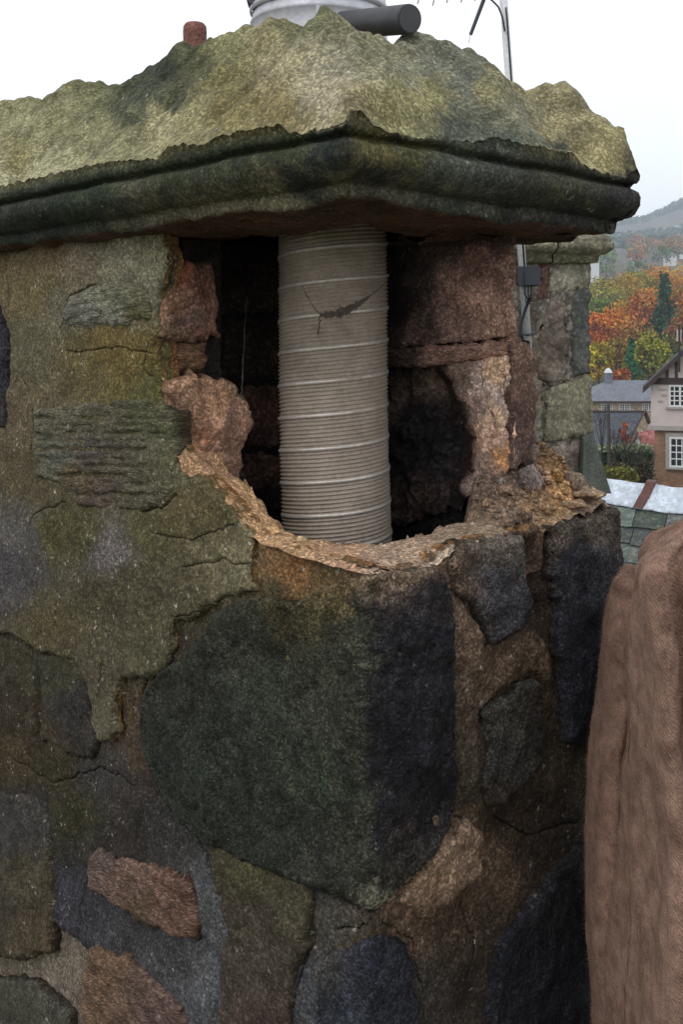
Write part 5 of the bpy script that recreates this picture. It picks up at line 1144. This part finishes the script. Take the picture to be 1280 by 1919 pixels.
# white far houses above the wood
for (px_, py_, w_, h_, Y, lab) in ((1116, 492, 14, 7, 470, 'small white far house next to the second chimney'), (1228, 478, 9, 6, 640, 'tiny white far house left of the larger one'), (1256, 480, 24, 12, 560, 'larger grey and white far house above the orange trees'), (1281, 474, 12, 7, 640, 'pale far house at the picture edge'), (1268, 424, 7, 3, 1500, 'tiny pale farmhouse high on the hill')):
    c = at(px_, py_, Y); W_ = w_ / F * Y; H_ = h_ / F * Y; o = thing('far_house', (c[0], Y, tz(c[0], Y)), lab, 'house', 'far houses above the wood')
    z0 = min(tz(c[0], Y) - 1, c[2] - H_ * .5)
    B('wall', c[0] - W_ / 2, c[0] + W_ / 2, Y, Y + W_ * .6, z0, c[2] + H_ * .05, M_white, o)
    mb = MB().prism([(c[0] - W_ * .54, Y - .3, c[2] + H_ * .05), (c[0] + W_ * .54, Y - .3, c[2] + H_ * .05), (c[0] + W_ * .40, Y + W_ * .3, c[2] + H_ * .5), (c[0] - W_ * .40, Y + W_ * .3, c[2] + H_ * .5)], (0, W_ * .3, -.3)); mb.build('roof', M_slate2, o)
    for k in range(3 if w_ > 8 else 1): xw = c[0] + W_ * (-.3 + .3 * k); B('window', xw - W_ * .05, xw + W_ * .05, Y - .12, Y + .05, c[2] - H_ * .30, c[2] - H_ * .06, M_pane, o)
# hedge, pole, bare shrubs and fence below
def hedge(name, x0, x1, y0, y1, Y, dy, col, lab, n, leaf, cat='hedge', top=None):
    a, b_ = at(x0, y1, Y), at(x1, y0, Y); rng = np.random.default_rng(int(x0 + y0)); o = thing(name, ((a[0] + b_[0]) / 2, Y, a[2] - .2), lab, cat)
    P = np.column_stack([rng.uniform(a[0], b_[0], n), Y + rng.uniform(0, dy, n), a[2] + (b_[2] - a[2]) * rng.uniform(0, 1, n) ** .7]); P += rng.normal(size=P.shape) * .08
    C = lin(col)[None] * np.clip(1 + .4 * rng.normal(size=(n, 1)), .3, 2.2); A = rng.normal(size=(n, 3)); A /= np.linalg.norm(A, axis=1)[:, None]; B_ = np.cross(A, rng.normal(size=(n, 3))); B_ /= np.linalg.norm(B_, axis=1)[:, None]
    s = leaf * rng.uniform(.6, 1.4, (n, 1)); V = np.stack([P - A * s, P + B_ * s * .6, P + A * s, P - B_ * s * .6], 1).reshape(-1, 3)
    if top is not None: C = np.where(P[:, 2:3] > b_[2] - .32, lin(top)[None] * np.clip(1 + .25 * rng.normal(size=(n, 1)), .4, 2), C)
    tag(obj('foliage', V, np.arange(4 * n).reshape(-1, 4), M_leaf, o, np.repeat(C, 4, 0), shade=False), None, kind='stuff')
    mb = MB(); mb.box(a[0], b_[0], Y + dy * .35, Y + dy * .8, -9.8, b_[2] - .5); mb.build('twigs', plain_mat('hedge_twigs', (.02, .024, .014), 1.), o); return o
hedge('hedge', 1116, 1226, 838, 874, 62, 1.2, (62, 84, 48), 'clipped dark green hedge with a pale top in front of the roofs', 4200, .09, top=(140, 152, 118))
hedge('bush', 1136, 1196, 884, 912, 46, 1.5, (96, 96, 44), 'yellow green bush just above the lead ridge', 1800, .07, 'bush')
hedge('bush', 1150, 1228, 872, 912, 50, 1.0, (58, 52, 40), 'dark brushwood left of the brick wall', 1500, .07, 'bush')
mb = MB(); q0, q1 = at(1143, 905, 58), at(1140, 757, 58); mb.tube([q0 - [0, 0, 1.5], q0, q1], [.13, .11, .08], 8)
po = mb.build('wooden_post', M_bark, None, True); tag(po, 'dark upright wooden post in front of the slate roofs', 'post')
rr = np.random.default_rng(4)
def bare(px_, pyt, pyb, Y, lab, n=9, wid=22, seed=1, col=None):
    g = np.random.default_rng(seed); r0 = at(px_, pyb, Y); o = thing('bare_shrub', tuple(r0 - [0, 0, 1]), lab, 'shrub'); H = (pyb - pyt) / F * Y; Wd = wid / F * Y
    mb = MB(); mb.tube([r0 - [0, 0, 1.2], r0, r0 + [0, 0, H * .3]], [.05, .045, .03], 5); mb.build('trunk', M_bark, o)
    mb = MB()
    for k in range(n):
        x = g.normal() * Wd * .5; h = H * g.uniform(.5, 1.); b0 = r0 + [0, 0, H * g.uniform(0, .3)]; t = r0 + [x, g.normal() * .3, h]; m = (b0 + t) / 2 + [x * .15, 0, .1]
        mb.tube([b0, m, t], [.022, .017, .008], 4)
        for q in range(3): e = m + (t - m) * g.uniform(0, .8); mb.tube([e, e + [g.normal() * .35, g.normal() * .2, g.uniform(.2, .7)]], [.011, .005], 4)
    tag(mb.build('branch', M_bark, o), None, kind='stuff')
    if col is not None:
        V, Fq, C = crown_mesh(r0 + np.array([0, 0, H * .75]), Wd * .4, .3, H * .3, lin(col), 160, .09, g); tag(obj('foliage', V, Fq, M_leaf, o, C, shade=False), None, kind='stuff')
bare(1127, 745, 860, 60, 'tall bare shrub left of the wooden post', 10, 26, 1); bare(1152, 790, 870, 60.5, 'low bare shrub right of the wooden post', 8, 22, 2)
bare(1168, 788, 870, 61, 'thin shrub with a few orange leaves before the slate roof', 8, 24, 3, (196, 100, 56)); bare(1190, 800, 900, 57, 'bare shrub in front of the white outbuilding', 9, 30, 4); bare(1205, 840, 905, 52, 'spindly bare shrub beside the brick wall', 10, 40, 5)
mb = MB(); mb.tube([at(1156, 889, 47), at(1185, 880, 47.4)], .05, 6); tag(mb.build('pale_rail', M_trim), 'pale wooden rail slanting in the brushwood', 'rail')
mb = MB()
# ------------------------------------------------------------------ haze in the valley air
hz, N_, L_, B_ = newmat('valley_haze'); N_.remove(B_)
pv = N_.new('ShaderNodeVolumePrincipled'); pv.inputs['Color'].default_value = (.78, .89, 1., 1); pv.inputs['Density'].default_value = .00036; pv.inputs['Anisotropy'].default_value = .1
L_.new(pv.outputs[0], N_['Material Output'].inputs['Volume'])
zlo = float(TZ.min()) - 1.; zhi = float(TZ.max()) + 20.
hb = MB().box(-4300, 4300, -400, 6100, zlo, zhi).build('haze', hz); hb['kind'] = 'stuff'
